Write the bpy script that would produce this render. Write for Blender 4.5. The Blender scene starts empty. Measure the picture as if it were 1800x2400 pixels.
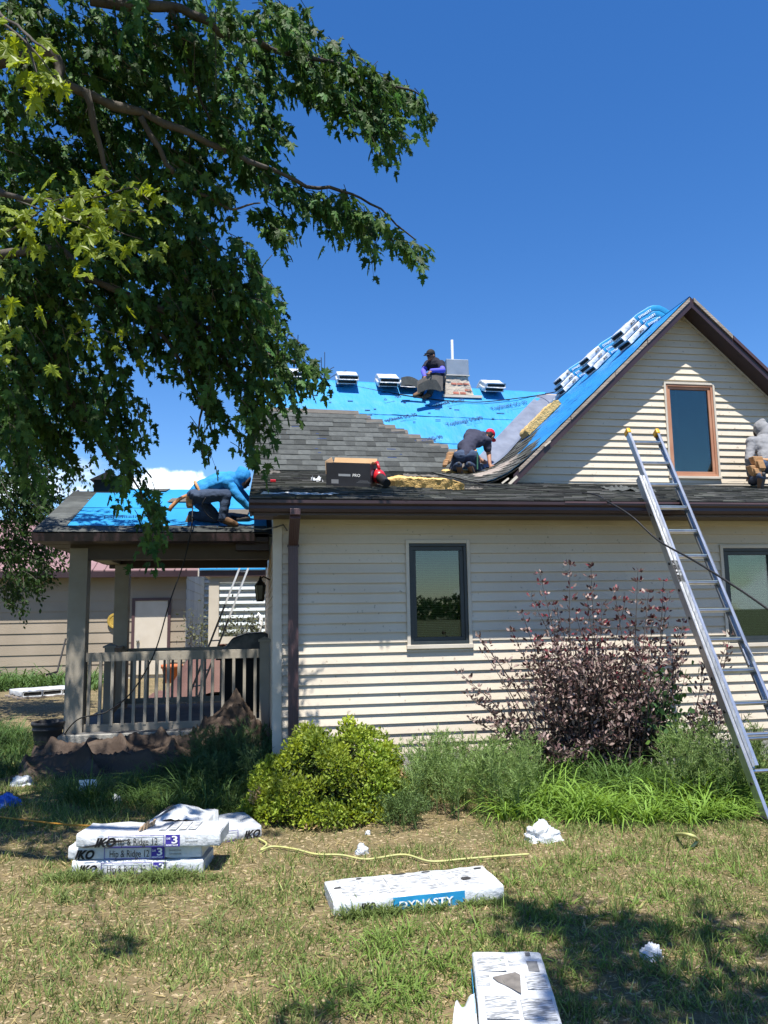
import bpy, bmesh, math, random
import numpy as np
from mathutils import Vector, Matrix, noise as mnoise
random.seed(7); rng = np.random.default_rng(7)
scene = bpy.context.scene; COL = scene.collection
rad = math.radians
# ------------------------------------------------------------------ camera
F = 1800.0; YAW = rad(9.2); PIT = rad(7.5); ROLL = .016; EYE = 1.65      # solved from the vanishing points
fw = np.array([math.sin(YAW)*math.cos(PIT), math.cos(YAW)*math.cos(PIT), math.sin(PIT)])
rt = np.array([math.cos(YAW), -math.sin(YAW), 0.]); up0 = np.cross(rt, fw)
CR = rt*math.cos(ROLL)-up0*math.sin(ROLL); CU = up0*math.cos(ROLL)+rt*math.sin(ROLL)
CP = np.array([0, 0, EYE])
cam = bpy.data.cameras.new('camera'); camo = bpy.data.objects.new('camera', cam); COL.objects.link(camo)
cam.sensor_fit = 'VERTICAL'; cam.sensor_height = 24; cam.lens = 24*F/2400; cam.clip_start = .05; cam.clip_end = 3000
mw = Matrix.Identity(4)
for i in range(3):
    mw[i][0] = CR[i]; mw[i][1] = CU[i]; mw[i][2] = -fw[i]; mw[i][3] = CP[i]
camo.matrix_world = mw; scene.camera = camo
# ------------------------------------------------------------------ sky and sun
SUN = Vector((-.035, -.33, .81)).normalized()
world = bpy.data.worlds.new('World'); scene.world = world; world.use_nodes = True
wn = world.node_tree; wn.nodes.clear(); wl = wn.links
def W(t, **k):
    n = wn.nodes.new(t)
    for a, v in k.items(): setattr(n, a, v)
    return n
sky = W('ShaderNodeTexSky', sky_type='NISHITA', sun_disc=False)
sky.sun_elevation = math.asin(SUN.z); sky.sun_rotation = math.atan2(SUN.x, SUN.y)
sky.altitude = 300; sky.air_density = 1.0; sky.dust_density = .25; sky.ozone_density = 3.0
hsv = W('ShaderNodeHueSaturation'); hsv.inputs['Saturation'].default_value = 1.31; hsv.inputs['Value'].default_value = 1.0
hsv.inputs['Hue'].default_value = .508
geo = W('ShaderNodeTexCoord'); sep = W('ShaderNodeSeparateXYZ')
mp = W('ShaderNodeMapping'); mp.inputs['Scale'].default_value = (1, 1, 2.1); mp.inputs['Location'].default_value = (.28, .0, 0)
nz = W('ShaderNodeTexNoise'); nz.inputs['Scale'].default_value = 4.2; nz.inputs['Detail'].default_value = 9; nz.inputs['Roughness'].default_value = .55
band = W('ShaderNodeMapRange', interpolation_type='SMOOTHSTEP')
for k, v in ((1, .13), (2, .215), (3, 1.), (4, 0.)): band.inputs[k].default_value = v
thr = W('ShaderNodeMapRange', interpolation_type='SMOOTHSTEP')
for k, v in ((1, .545), (2, .62), (3, 0.), (4, .9)): thr.inputs[k].default_value = v
mul = W('ShaderNodeMath', operation='MULTIPLY'); mx = W('ShaderNodeMix', data_type='RGBA')
mx.inputs[7].default_value = (8.5, 9.2, 10., 1)
bg = W('ShaderNodeBackground'); bg.inputs[1].default_value = .106; wo = W('ShaderNodeOutputWorld')
wl.new(sky.outputs[0], hsv.inputs['Color']); wl.new(geo.outputs['Generated'], mp.inputs[0]); wl.new(mp.outputs[0], nz.inputs[0])
wl.new(geo.outputs['Generated'], sep.inputs[0]); wl.new(sep.outputs[2], band.inputs[0]); wl.new(nz.outputs[0], thr.inputs[0])
wl.new(band.outputs[0], mul.inputs[0]); wl.new(thr.outputs[0], mul.inputs[1]); 
# one small cumulus low over the porch roof
cd = fw+CR*((412-900)/F)-CU*((1140-1200)/F); cd = cd/np.linalg.norm(cd)
vm1 = W('ShaderNodeVectorMath', operation='SUBTRACT'); vm1.inputs[1].default_value = tuple(cd); vm2 = W('ShaderNodeVectorMath', operation='MULTIPLY'); vm2.inputs[1].default_value = (1/.062, 1/.062, 1/.026)
vm3 = W('ShaderNodeVectorMath', operation='LENGTH'); nz2 = W('ShaderNodeTexNoise'); nz2.inputs['Scale'].default_value = 26; nz2.inputs['Detail'].default_value = 7
ma = W('ShaderNodeMath', operation='MULTIPLY_ADD'); ma.inputs[1].default_value = -.42; mb = W('ShaderNodeMapRange', interpolation_type='SMOOTHSTEP')
for k, v in ((1, .14), (2, .30), (3, 0.), (4, .92)): mb.inputs[k].default_value = v
mxx = W('ShaderNodeMath', operation='MAXIMUM')
wl.new(geo.outputs['Generated'], vm1.inputs[0]); wl.new(vm1.outputs[0], vm2.inputs[0]); wl.new(vm2.outputs[0], vm3.inputs[0]); wl.new(geo.outputs['Generated'], nz2.inputs[0])
wl.new(vm3.outputs['Value'], ma.inputs[0]); wl.new(nz2.outputs[0], ma.inputs[2]); wl.new(ma.outputs[0], mb.inputs[0]); wl.new(mul.outputs[0], mxx.inputs[0]); wl.new(mb.outputs[0], mxx.inputs[1]); wl.new(mxx.outputs[0], mx.inputs[0])
wl.new(hsv.outputs[0], mx.inputs[6]); wl.new(mx.outputs[2], bg.inputs[0]); wl.new(bg.outputs[0], wo.inputs[0])
sl = bpy.data.lights.new('sun', 'SUN'); sl.energy = 5.0; sl.angle = rad(.53); sl.color = (1, .95, .87)
slo = bpy.data.objects.new('sun', sl); COL.objects.link(slo); slo.rotation_euler = SUN.to_track_quat('Z', 'Y').to_euler()
slo.location = (4, -10, 20)
vs = scene.view_settings; vs.view_transform = 'Standard'; vs.look = 'None'; vs.gamma = 1; vs.exposure = .85; vs.use_curve_mapping = False
cy = scene.cycles; cy.max_bounces = 6; cy.diffuse_bounces = 3; cy.glossy_bounces = 3; cy.transmission_bounces = 4; cy.transparent_max_bounces = 8
cy.caustics_reflective = False; cy.caustics_refractive = False; cy.sample_clamp_indirect = 6
# ------------------------------------------------------------------ picture point -> place
def ray(x, y): return fw+CR*((x-900)/F)-CU*((y-1200)/F)
def aty(x, y, Y): d = ray(x, y); return CP+d*(Y/d[1])
def atz(x, y, Z): d = ray(x, y); return CP+d*((Z-EYE)/d[2])
def atd(x, y, D): d = ray(x, y); return CP+d*D
def atplane(x, y, p, n): d = ray(x, y); return CP+d*(np.dot(np.array(p)-CP, n)/np.dot(d, n))
# ------------------------------------------------------------------ materials
MATS = {}
def M(name, col, rough=.75, col2=None, vs=4., vlo=.35, vhi=.65, bump=0., bs=40., metal=0., spec=.3, rand=0., speck=None, sps=30., spt=.68, stretch=None, attr=None, transl=0., sheen=0., coat=0., wave=None, detail=5):
    if name in MATS: return MATS[name]
    m = bpy.data.materials.new(name); m.use_nodes = True; t = m.node_tree; L = t.links; N = t.nodes.new
    b = t.nodes['Principled BSDF']; out = t.nodes['Material Output']
    b.inputs['Roughness'].default_value = rough; b.inputs['Metallic'].default_value = metal; b.inputs['Specular IOR Level'].default_value = spec
    if coat: b.inputs['Coat Weight'].default_value = coat
    tc = N('ShaderNodeTexCoord'); co = tc.outputs['Object']
    if stretch:
        mpn = N('ShaderNodeMapping'); mpn.inputs['Scale'].default_value = stretch; L.new(co, mpn.inputs[0]); co = mpn.outputs[0]
    c = None
    if attr:
        a = N('ShaderNodeAttribute'); a.attribute_name = attr; c = a.outputs['Color']
    elif col2 is not None:
        n = N('ShaderNodeTexNoise'); n.inputs['Scale'].default_value = vs; n.inputs['Detail'].default_value = detail; L.new(co, n.inputs[0])
        mr = N('ShaderNodeMapRange'); mr.inputs[1].default_value = vlo; mr.inputs[2].default_value = vhi; L.new(n.outputs[0], mr.inputs[0])
        x = N('ShaderNodeMix'); x.data_type = 'RGBA'; x.inputs[6].default_value = (*col, 1); x.inputs[7].default_value = (*col2, 1)
        L.new(mr.outputs[0], x.inputs[0]); c = x.outputs[2]
    if c is None:
        g = N('ShaderNodeRGB'); g.outputs[0].default_value = (*col, 1); c = g.outputs[0]
    if speck is not None:
        n = N('ShaderNodeTexNoise'); n.inputs['Scale'].default_value = sps; n.inputs['Detail'].default_value = 3; L.new(co, n.inputs[0])
        mr = N('ShaderNodeMapRange'); mr.inputs[1].default_value = spt; mr.inputs[2].default_value = spt+.06; L.new(n.outputs[0], mr.inputs[0])
        x = N('ShaderNodeMix'); x.data_type = 'RGBA'; x.inputs[7].default_value = (*speck, 1); L.new(mr.outputs[0], x.inputs[0]); L.new(c, x.inputs[6]); c = x.outputs[2]
    if rand:
        oi = N('ShaderNodeObjectInfo'); mr = N('ShaderNodeMapRange'); mr.inputs[3].default_value = 1-rand; mr.inputs[4].default_value = 1+rand; L.new(oi.outputs['Random'], mr.inputs[0])
        h = N('ShaderNodeHueSaturation'); L.new(mr.outputs[0], h.inputs['Value']); L.new(c, h.inputs['Color']); c = h.outputs[0]
    L.new(c, b.inputs['Base Color'])
    if bump:
        n = N('ShaderNodeTexNoise'); n.inputs['Scale'].default_value = bs; n.inputs['Detail'].default_value = 4; L.new(co, n.inputs[0])
        bp = N('ShaderNodeBump'); bp.inputs['Strength'].default_value = min(1, bump); bp.inputs['Distance'].default_value = .02*max(1, bump); L.new(n.outputs[0], bp.inputs['Height']); L.new(bp.outputs[0], b.inputs['Normal'])
    if transl:
        tr = N('ShaderNodeBsdfTranslucent'); hs = N('ShaderNodeHueSaturation'); hs.inputs['Value'].default_value = 1.6; hs.inputs['Saturation'].default_value = 1.1; hs.inputs['Hue'].default_value = .485
        L.new(c, hs.inputs['Color']); L.new(hs.outputs[0], tr.inputs[0]); ms = N('ShaderNodeMixShader'); ms.inputs[0].default_value = transl
        L.new(b.outputs[0], ms.inputs[1]); L.new(tr.outputs[0], ms.inputs[2]); L.new(ms.outputs[0], out.inputs[0])
    MATS[name] = m; return m
def glass_mat():
    m = bpy.data.materials.new('window_glass'); m.use_nodes = True; t = m.node_tree; L = t.links; t.nodes.clear(); N = t.nodes.new
    f = N('ShaderNodeFresnel'); f.inputs[0].default_value = 1.9; g = N('ShaderNodeBsdfGlossy'); g.inputs['Roughness'].default_value = .015
    g.inputs[0].default_value = (.92, .97, 1, 1); tp = N('ShaderNodeBsdfTransparent'); tp.inputs[0].default_value = (.46, .56, .48, 1)
    x = N('ShaderNodeMixShader'); o = N('ShaderNodeOutputMaterial'); ad = N('ShaderNodeMath'); ad.operation = 'MULTIPLY_ADD'; ad.inputs[1].default_value = .85; ad.inputs[2].default_value = .0
    nz = N('ShaderNodeTexNoise'); nz.inputs['Scale'].default_value = 1.7; bp = N('ShaderNodeBump'); bp.inputs['Strength'].default_value = .04; tc = N('ShaderNodeTexCoord')
    L.new(tc.outputs['Object'], nz.inputs[0]); L.new(nz.outputs[0], bp.inputs['Height']); L.new(bp.outputs[0], g.inputs['Normal'])
    L.new(f.outputs[0], ad.inputs[0]); L.new(ad.outputs[0], x.inputs[0]); L.new(tp.outputs[0], x.inputs[1]); L.new(g.outputs[0], x.inputs[2]); L.new(x.outputs[0], o.inputs[0])
    return m
GLASS = glass_mat()
SID = M('vinyl_siding', (.57, .50, .40), .55, (.62, .555, .455), 1.3, bump=.2, bs=14, spec=.35, speck=(.36, .32, .25), sps=21, spt=.67, rand=.05)
TRIM = M('painted_trim', (.52, .47, .39), .5, (.60, .55, .47), 3, bump=.06, spec=.4)
BROWN = M('brown_aluminium', (.034, .018, .022), .38, (.044, .025, .029), 2.5, spec=.5, bump=.05, bs=6)
PURPF = M('faded_brown_metal', (.095, .054, .06), .4, (.075, .044, .05), 3, spec=.5)
PTRIM = M('porch_paint', (.30, .27, .22), .6, (.37, .335, .28), 3, bump=.1)
DARKF = M('dark_window_frame', (.022, .03, .036), .4, (.03, .04, .045), 6, spec=.45)
TERRA = M('terracotta_frame', (.40, .19, .115), .5, (.46, .24, .15), 4)
BLIND = M('blind_slats', (.55, .58, .52), .6)
INTER = M('dark_interior', (.02, .022, .022), .9)
CONC = M('concrete', (.36, .35, .32), .9, (.26, .25, .23), 3, bump=.4, bs=60)
SLAB = M('porch_slab', (.12, .12, .125), .8, (.17, .17, .17), 3, bump=.2)
FELTB = M('blue_underlay', (.020, .215, .47), .5, (.028, .265, .55), 1.6, bump=1., bs=7, spec=.35, stretch=(1, .4, .4), speck=(.01, .12, .36), sps=11, spt=.70)
FELTC = M('blue_underlay_grazing', (.016, .18, .46), .5, (.024, .235, .54), 1.6, bump=1., bs=9, spec=.35, speck=(.008, .07, .24), sps=9, spt=.62, stretch=(1, .35, 1))
INK = M('navy_ink', (.006, .028, .10), .7)
BLACK = M('black_ink', (.012, .012, .013), .7)
WHITEINK = M('white_ink', (.82, .84, .86), .6)
MEMB = M('grey_membrane', (.13, .15, .20), .42, (.18, .205, .265), 5, bump=.35, bs=10, spec=.4)
SHIN = M('asphalt_shingle', (.066, .072, .072), .95, (.09, .097, .094), 9, bump=.5, bs=260, rand=.38, spec=.12)
SHIN2 = M('asphalt_shingle_bulk', (.1, .1, .1), .95, attr='col', bump=.5, bs=260, spec=.12)
STARTER = M('shingle_headlap', (.115, .105, .095), .95, (.14, .13, .115), 8, bump=.4, bs=260, rand=.06, spec=.12)
RAWSH = M('shingle_stack_end', (.022, .022, .023), .95, (.05, .05, .05), 40, stretch=(1, 1, 6), bump=.6, bs=50)
WRAP = M('white_wrapper', (.62, .64, .66), .36, (.50, .53, .56), 5, bump=.9, bs=15, spec=.45)
WRAPB = M('blue_wrapper', (.018, .22, .45), .42, (.02, .27, .52), 5, bump=.4, bs=9, spec=.45)
PURP = M('purple_print', (.055, .04, .30), .5)
GREYP = M('grey_print', (.20, .21, .22), .5, (.58, .60, .62), 26, .42, .58, stretch=(1, 5, 1))
GREYD = M('dark_print', (.10, .105, .11), .6, (.2, .2, .2), 20)
ALU = M('aluminium', (.62, .64, .66), .33, (.50, .52, .54), 7, metal=.92, bump=.08, bs=30, stretch=(1, 1, .3))
YELL = M('yellow_plastic', (.70, .36, .02), .45)
RUBB = M('black_rubber', (.015, .015, .016), .6)
HOSEY = M('yellow_hose', (.46, .45, .16), .5, (.40, .41, .18), 6)
CORDO = M('orange_cord', (.45, .22, .03), .5)
FOAM = M('upholstery_foam', (.55, .36, .13), .95, (.66, .46, .19), 9, bump=1., bs=45, speck=(.22, .13, .05), sps=16, spt=.66)
GALV = M('galvanised_sheet', (.24, .28, .32), .45, (.31, .35, .39), 5, metal=.55, bump=.1, bs=12)
PVC = M('white_pvc', (.85, .85, .84), .4)
PARGE = M('mortar_parging', (.52, .45, .36), .95, (.38, .34, .29), 6, bump=.8, bs=28)
BRICK = M('red_brick', (.34, .12, .09), .9, (.42, .17, .12), 12, bump=.5, bs=60, rand=.15)
# ------------------------------------------------------------------ mesh helpers
def vec(p): return Vector((float(p[0]), float(p[1]), float(p[2])))
class MB:
    def __init__(s): s.v = []; s.f = []; s.m = []
    def add(s, V, Fs, mi=0):
        o = len(s.v); s.v += [tuple(map(float, p)) for p in V]
        for f in Fs: s.f.append([i+o for i in f]); s.m.append(mi)
        return s
    def hexa(s, P, mi=0):       # 4 bottom ccw, 4 top ccw
        return s.add(P, [(3, 2, 1, 0), (4, 5, 6, 7), (0, 1, 5, 4), (1, 2, 6, 5), (2, 3, 7, 6), (3, 0, 4, 7)], mi)
    def box(s, x0, x1, y0, y1, z0, z1, mi=0):
        return s.hexa([(x0, y0, z0), (x1, y0, z0), (x1, y1, z0), (x0, y1, z0), (x0, y0, z1), (x1, y0, z1), (x1, y1, z1), (x0, y1, z1)], mi)
    def obox(s, c, ax, ay, az, mi=0):   # centre + half axes
        c, ax, ay, az = (np.array(k, float) for k in (c, ax, ay, az))
        return s.hexa([c-ax-ay-az, c+ax-ay-az, c+ax+ay-az, c-ax+ay-az, c-ax-ay+az, c+ax-ay+az, c+ax+ay+az, c-ax+ay+az], mi)
    def beam(s, a, b, w, d, side=(1, 0, 0), mi=0):
        a, b = np.array(a, float), np.array(b, float); t = b-a; L = np.linalg.norm(t); t /= L
        sd = np.array(side, float); sd -= t*np.dot(sd, t); sd /= np.linalg.norm(sd); n = np.cross(t, sd)
        return s.obox((a+b)/2, sd*w/2, n*d/2, t*L/2, mi)
    def prism(s, poly, ext, mi=0):
        n = len(poly); P = [np.array(p, float) for p in poly]; e = np.array(ext, float)
        return s.add(P+[p+e for p in P], [tuple(range(n))[::-1], tuple(range(n, 2*n))]+[(i, (i+1) % n, (i+1) % n+n, i+n) for i in range(n)], mi)
    def quad(s, a, b, c, d, mi=0): return s.add([a, b, c, d], [(0, 1, 2, 3)], mi)
    def tube(s, pts, r, n=6, mi=0, caps=True):
        P = [np.array(p, float) for p in pts]; R = r if hasattr(r, '__len__') else [r]*len(P); o = len(s.v); prev = None
        for i, p in enumerate(P):
            t = P[min(i+1, len(P)-1)]-P[max(i-1, 0)]; t = t/(np.linalg.norm(t)+1e-9)
            if prev is None:
                prev = np.cross(t, (0, 0, 1.) if abs(t[2]) < .9 else (1., 0, 0))
            u = prev-t*np.dot(prev, t); u /= np.linalg.norm(u)+1e-9; prev = u; w = np.cross(t, u)
            for k in range(n):
                a = 2*math.pi*k/n; s.v.append(tuple(p+(u*math.cos(a)+w*math.sin(a))*R[i]))
        for i in range(len(P)-1):
            for k in range(n):
                a = o+i*n+k; b = o+i*n+(k+1) % n; s.f.append([a, b, b+n, a+n]); s.m.append(mi)
        if caps:
            s.f.append(list(range(o, o+n))[::-1]); s.m.append(mi); e = o+(len(P)-1)*n; s.f.append(list(range(e, e+n))); s.m.append(mi)
        return s
    def lathe(s, prof, c=(0, 0, 0), n=20, mi=0):
        o = len(s.v); c = np.array(c, float)
        for r, z in prof:
            for k in range(n): a = 2*math.pi*k/n; s.v.append(tuple(c+(r*math.cos(a), r*math.sin(a), z)))
        for i in range(len(prof)-1):
            for k in range(n): a = o+i*n+k; b = o+i*n+(k+1) % n; s.f.append([a, b, b+n, a+n]); s.m.append(mi)
        return s
    def grid(s, fn, nu, nv, mi=0):
        o = len(s.v)
        for j in range(nv+1):
            for i in range(nu+1): s.v.append(tuple(map(float, fn(i/nu, j/nv))))
        for j in range(nv):
            for i in range(nu): a = o+j*(nu+1)+i; s.f.append([a, a+1, a+nu+2, a+nu+1]); s.m.append(mi)
        return s
    def data(s, name, mats, smooth=False):
        me = bpy.data.meshes.new(name); me.from_pydata(s.v, [], s.f); mats = mats if isinstance(mats, (list, tuple)) else [mats]
        for m in mats: me.materials.append(m)
        if len(mats) > 1: me.polygons.foreach_set('material_index', s.m)
        if smooth: me.polygons.foreach_set('use_smooth', [True]*len(me.polygons))
        me.update(); return me
    def build(s, name, mats, parent=None, smooth=False, bevel=0): return link(name, s.data(name, mats, smooth), parent, bevel)
def link(name, me, parent=None, bevel=0):
    o = bpy.data.objects.new(name, me); COL.objects.link(o)
    if parent is not None: attach(o, parent)
    if bevel:
        b = o.modifiers.new('bevel', 'BEVEL'); b.width = bevel; b.segments = 2; b.limit_method = 'ANGLE'
    return o
def attach(o, p):
    o.parent = p
    if p.get('_ex') is not None: o.matrix_parent_inverse = Matrix.Translation(-Vector(p['_ex']))
def thing(name, label, cat, loc=(0, 0, 0), group=None):
    o = bpy.data.objects.new(name, None); COL.objects.link(o); o.location = vec(loc); o['_ex'] = [float(k) for k in loc]; o.empty_display_size = .2
    return tag(o, label, cat, group)
def tag(o, label, cat, group=None):
    o['label'] = label; o['category'] = cat
    if group: o['group'] = group
    return o
def struct(o): o['kind'] = 'structure'; return o
def stuff(o): o['kind'] = 'stuff'; return o
def inst(name, me, mat4, parent):
    o = bpy.data.objects.new(name, me); COL.objects.link(o); o.matrix_basis = mat4
    if parent is not None: attach(o, parent)
    return o
def frame4(o, x, y, z):
    m = Matrix.Identity(4)
    for i in range(3): m[i][0] = x[i]; m[i][1] = y[i]; m[i][2] = z[i]; m[i][3] = o[i]
    return m
def text(s, size, o, xd, yd, mat, parent, name='lettering', shear=0, bold=0., width=None, ctr=False, bend=None, sub=None):
    cu = bpy.data.curves.new('t', 'FONT'); cu.body = s; cu.size = 1; cu.shear = shear; cu.offset = bold; cu.resolution_u = 3
    ob = bpy.data.objects.new('t', cu); me = bpy.data.meshes.new_from_object(ob); bpy.data.objects.remove(ob); bpy.data.curves.remove(cu)
    xd = np.array(xd, float); xd /= np.linalg.norm(xd); yd = np.array(yd, float); yd -= xd*np.dot(xd, yd); yd /= np.linalg.norm(yd); zd = np.cross(xd, yd)
    co = np.empty(len(me.vertices)*3); me.vertices.foreach_get('co', co); co = co.reshape(-1, 3)
    w = co[:, 0].max(); sx = size if width is None else width/w; off = -w*sx/2 if ctr else 0
    P = np.array(o, float)+np.outer(co[:, 0]*sx+off, xd)+np.outer(co[:, 1]*size, yd)+zd*.003
    if bend is not None: P = np.array([bend(p) for p in P])
    me.vertices.foreach_set('co', P.ravel()); me.materials.clear(); me.materials.append(mat); me.update(); me.name = name
    return link(name, me, parent)
def scatter(name, TV, TF, T, pos, col, mat, parent=None, smooth=False):
    N = len(pos); TV = np.asarray(TV, float); n = len(TV); TF = np.asarray(TF, np.int32); k = len(TF)
    V = np.einsum('nij,vj->nvi', T, TV)+np.asarray(pos)[:, None, :]
    me = bpy.data.meshes.new(name); me.vertices.add(N*n); me.vertices.foreach_set('co', V.astype(np.float32).ravel())
    Fi = (TF[None]+(np.arange(N, dtype=np.int32)*n)[:, None, None]).ravel()
    me.loops.add(N*k*3); me.loops.foreach_set('vertex_index', Fi.astype(np.int32)); me.polygons.add(N*k)
    me.polygons.foreach_set('loop_start', np.arange(0, N*k*3, 3, dtype=np.int32))
    me.update(calc_edges=True)
    if smooth: me.polygons.foreach_set('use_smooth', np.ones(N*k, bool))
    if col is not None:
        a = me.color_attributes.new('col', 'FLOAT_COLOR', 'POINT'); C4 = np.ones((N, n, 4), np.float32); C4[:, :, :3] = np.asarray(col)[:, None, :]
        a.data.foreach_set('color', C4.ravel())
    me.materials.append(mat); me.update()
    return link(name, me, parent)
def basis(y, zhint):          # rotation with local +Y along y, local Z near zhint
    y = y/np.linalg.norm(y, axis=1, keepdims=True); x = np.cross(y, zhint); x /= np.linalg.norm(x, axis=1, keepdims=True)+1e-9; z = np.cross(x, y)
    return np.stack([x, y, z], 2)
def vnoise(x, y, s, seed=0.):
    return np.array([mnoise.noise(Vector((a*s+seed, b*s-seed, seed*.37))) for a, b in zip(x, y)])
# ================================================================== ground
GRND = M('dry_soil', (.185, .14, .075), .95, (.115, .098, .045), 2.2, bump=1., bs=40, speck=(.40, .32, .20), sps=30, spt=.58)
def gz(x, y): return 0.
gm = MB(); gm.quad((-600, -600, 0), (600, -600, 0), (600, 900, 0), (-600, 900, 0))
struct(gm.build('ground', M('pasture', (.075, .095, .035), .95, (.12, .12, .05), .3, bump=.8, bs=6)))
ly = MB(); ly.quad((-16, -3, .004), (16, -3, .004), (16, 34, .004), (-16, 34, .004)); struct(ly.build('yard_ground', GRND))
# ================================================================== house
XC, YF, YG, YE, YB, YR = .129, 7.9, 10.1, 7.43, 12.6, 14.8
ZS = 2.63
def low(y): return 2.75+.238*(y-7.34)
def zr(x): return 6.287-(x-.086)*.0256
def steep(x, y): return 4.0+(y-YB)*(zr(x)-4.0)/(YR-YB)
PX, PZ = 6.143, 6.136
pr_ = aty(1800, 868, 9.8); MR = (PZ-pr_[2])/(pr_[0]-PX); ML = .95
def crossz(x): return PZ-ML*(PX-x) if x < PX else PZ-MR*(x-PX)
def smax(a, b, k):
    h = max(k-abs(a-b), 0)/k; return max(a, b)+h*h*k*.25
def csurf(x, y): return smax(low(y), crossz(x), .42)
house = thing('house', 'one-and-a-half-storey house with beige lap siding and half-shingled blue roof', 'house', (3.5, 11, 0))
# windows (opening = outer edge of the pale trim)
def win_rect(a, b, c, d, Y):
    P = [aty(*p, Y) for p in (a, b, c, d)]
    return (P[0][0]+P[3][0])/2, (P[1][0]+P[2][0])/2, (P[2][2]+P[3][2])/2, (P[0][2]+P[1][2])/2
w1 = win_rect((949, 1266), (1098, 1266), (1107, 1517), (954, 1519), YF)
p0 = aty(1683, 1278, YF); w2 = (p0[0], p0[0]+(w1[1]-w1[0])+.02, p0[2]-(w1[3]-w1[2]), p0[2])
wg = win_rect((1551, 897), (1670, 899), (1688, 1123), (1569, 1121), YG)
def siding(wall, Y, z0, z1, xl, xr, opens, e=.1016, joints=2, mat=SID, lip=.0235):
    z = z0
    while z < z1-.02:
        zt = min(z+e, z1); segs = []
        x0, x1 = xl(z+.05), xr(z+.05)
        cuts = sorted({x0, x1, *[c for o in opens for c in o[:2] if x0 < c < x1 and o[2] < zt and o[3] > z]})
        pieces = []
        for a, b in zip(cuts[:-1], cuts[1:]):
            zz0, zz1, cov = z, zt, False
            for o in opens:
                if a >= o[0]-1e-6 and b <= o[1]+1e-6 and o[2] < zt and o[3] > z:
                    if o[2] > z+.01: zz1 = o[2]+.012
                    elif o[3] < zt-.01: zz0 = o[3]-.012
                    else: cov = True
            if not cov: pieces.append((a, b, zz0, zz1))
        for a, b, zz0, zz1 in pieces:
            js = [a]
            if b-a > 2.2:
                for j in range(joints):
                    q = a+(b-a)*random.uniform(.12, .9)
                    if all(abs(q-k) > .6 for k in js) and b-q > .4: js.append(q)
            js = sorted(js)+[b]
            for i, (p, q) in enumerate(zip(js[:-1], js[1:])):
                d = .0012*(i % 2); yb = Y-lip*(1-(zz0-z)/e)-d; yt = Y-lip*(1-(zz1-z)/e)*.9-.0015-d; zb = zz0+random.uniform(-.0012, .0012)
                m = MB(); m.hexa([(p, yb, zb), (q, yb, zb+random.uniform(-.001, .001)), (q, Y+.003, zb), (p, Y+.003, zb), (p, yt, zz1), (q, yt, zz1), (q, Y+.003, zz1), (p, Y+.003, zz1)])
                m.build('siding_board', mat, wall)
        z += e
XE = 9.3
def holed(x0, x1, z0, top, Y0, Y1, opens):
    """wall core built round its window openings; top(x) is the upper edge"""
    m = MB(); c = sorted({x0, x1, PX if x0 < PX < x1 and top(PX) > top(x0)+.5 else x0, *[k for o in opens for k in (o[0]+.01, o[1]-.01) if x0 < k < x1]})
    for a, b in zip(c[:-1], c[1:]):
        hs = [o for o in opens if a >= o[0] and b <= o[1]]
        if hs:
            o = hs[0]; m.box(a, b, Y0, Y1, z0, o[2]+.01); m.hexa([(a, Y0, o[3]-.01), (b, Y0, o[3]-.01), (b, Y1, o[3]-.01), (a, Y1, o[3]-.01), (a, Y0, top(a)), (b, Y0, top(b)), (b, Y1, top(b)), (a, Y1, top(a))])
        else: m.hexa([(a, Y0, z0), (b, Y0, z0), (b, Y1, z0), (a, Y1, z0), (a, Y0, top(a)), (b, Y0, top(b)), (b, Y1, top(b)), (a, Y1, top(a))])
    return m
fwall = holed(XC+.01, XE, 0., lambda x: ZS+.05, YF+.004, YF+.15, [w1, w2]).build('front_wall', TRIM, house)
siding(fwall, YF, .235, ZS-.005, lambda z: XC+.085, lambda z: XE, [w1, w2])
MB().box(XC+.02, XE, YF-.02, YF+.003, 0, .232).build('foundation', CONC, house)
MB().box(XC-.006, XC+.088, YF-.034, YF+.003, .12, ZS).build('corner_board', TRIM, house, bevel=.004)
MB().box(XC+.088, XE, YF-.03, YF+.003, ZS-.055, ZS).build('frieze_board', TRIM, house)
# left side wall, seen as a sliver behind the porch
lw = MB(); prof = [(YF, 0), (21.5, 0), (21.5, 2.6), (YR, 6.05), (YB, 3.85), (YF, 2.72)]
lw.prism([(XC+.02, y, z) for y, z in prof], (.12, 0, 0)); lwall = lw.build('side_wall', TRIM, house)
z = .235
while z < 2.56:
    y0, y1 = YF+.003, 20.5
    MB().hexa([(XC+.006, y0, z), (XC+.03, y0, z), (XC+.03, y1, z), (XC+.006, y1, z), (XC+.016, y0, z+.1016), (XC+.03, y0, z+.1016), (XC+.03, y1, z+.1016), (XC+.016, y1, z+.1016)]).build('siding_board', SID, lwall); z += .1016
MB().box(XE, XE+.12, YF, 21.5, 0, 2.66).build('side_wall', TRIM, house)
MB().box(XC, XE, 21.4, 21.5, 0, 2.6).build('rear_wall', TRIM, house)
# gable wall
gzb = low(YG)-.02
gt_ = lambda x: PZ-.13-(ML*(PX-x) if x < PX else MR*(x-PX))
gw = holed(PX-(PZ-.12-gzb)/ML, PX+(PZ-.12-gzb)/MR, gzb-.4, gt_, YG+.005, YG+.12, [wg]).build('gable_wall', TRIM, house)
siding(gw, YG, gzb+.055, PZ-.2, lambda z: PX-(PZ-.16-z)/ML, lambda z: PX+(PZ-.16-z)/MR, [wg], joints=1)
sk = MB().grid(lambda u, v: (3.42+u*(9.4-3.42), YG-.016-.004*math.sin(u*25), low(YG-.02)+.008+v*(.062+.012*math.sin(u*21)+.010*math.sin(u*47))), 60, 1).build('skirt_trim', TRIM, house)
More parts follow.
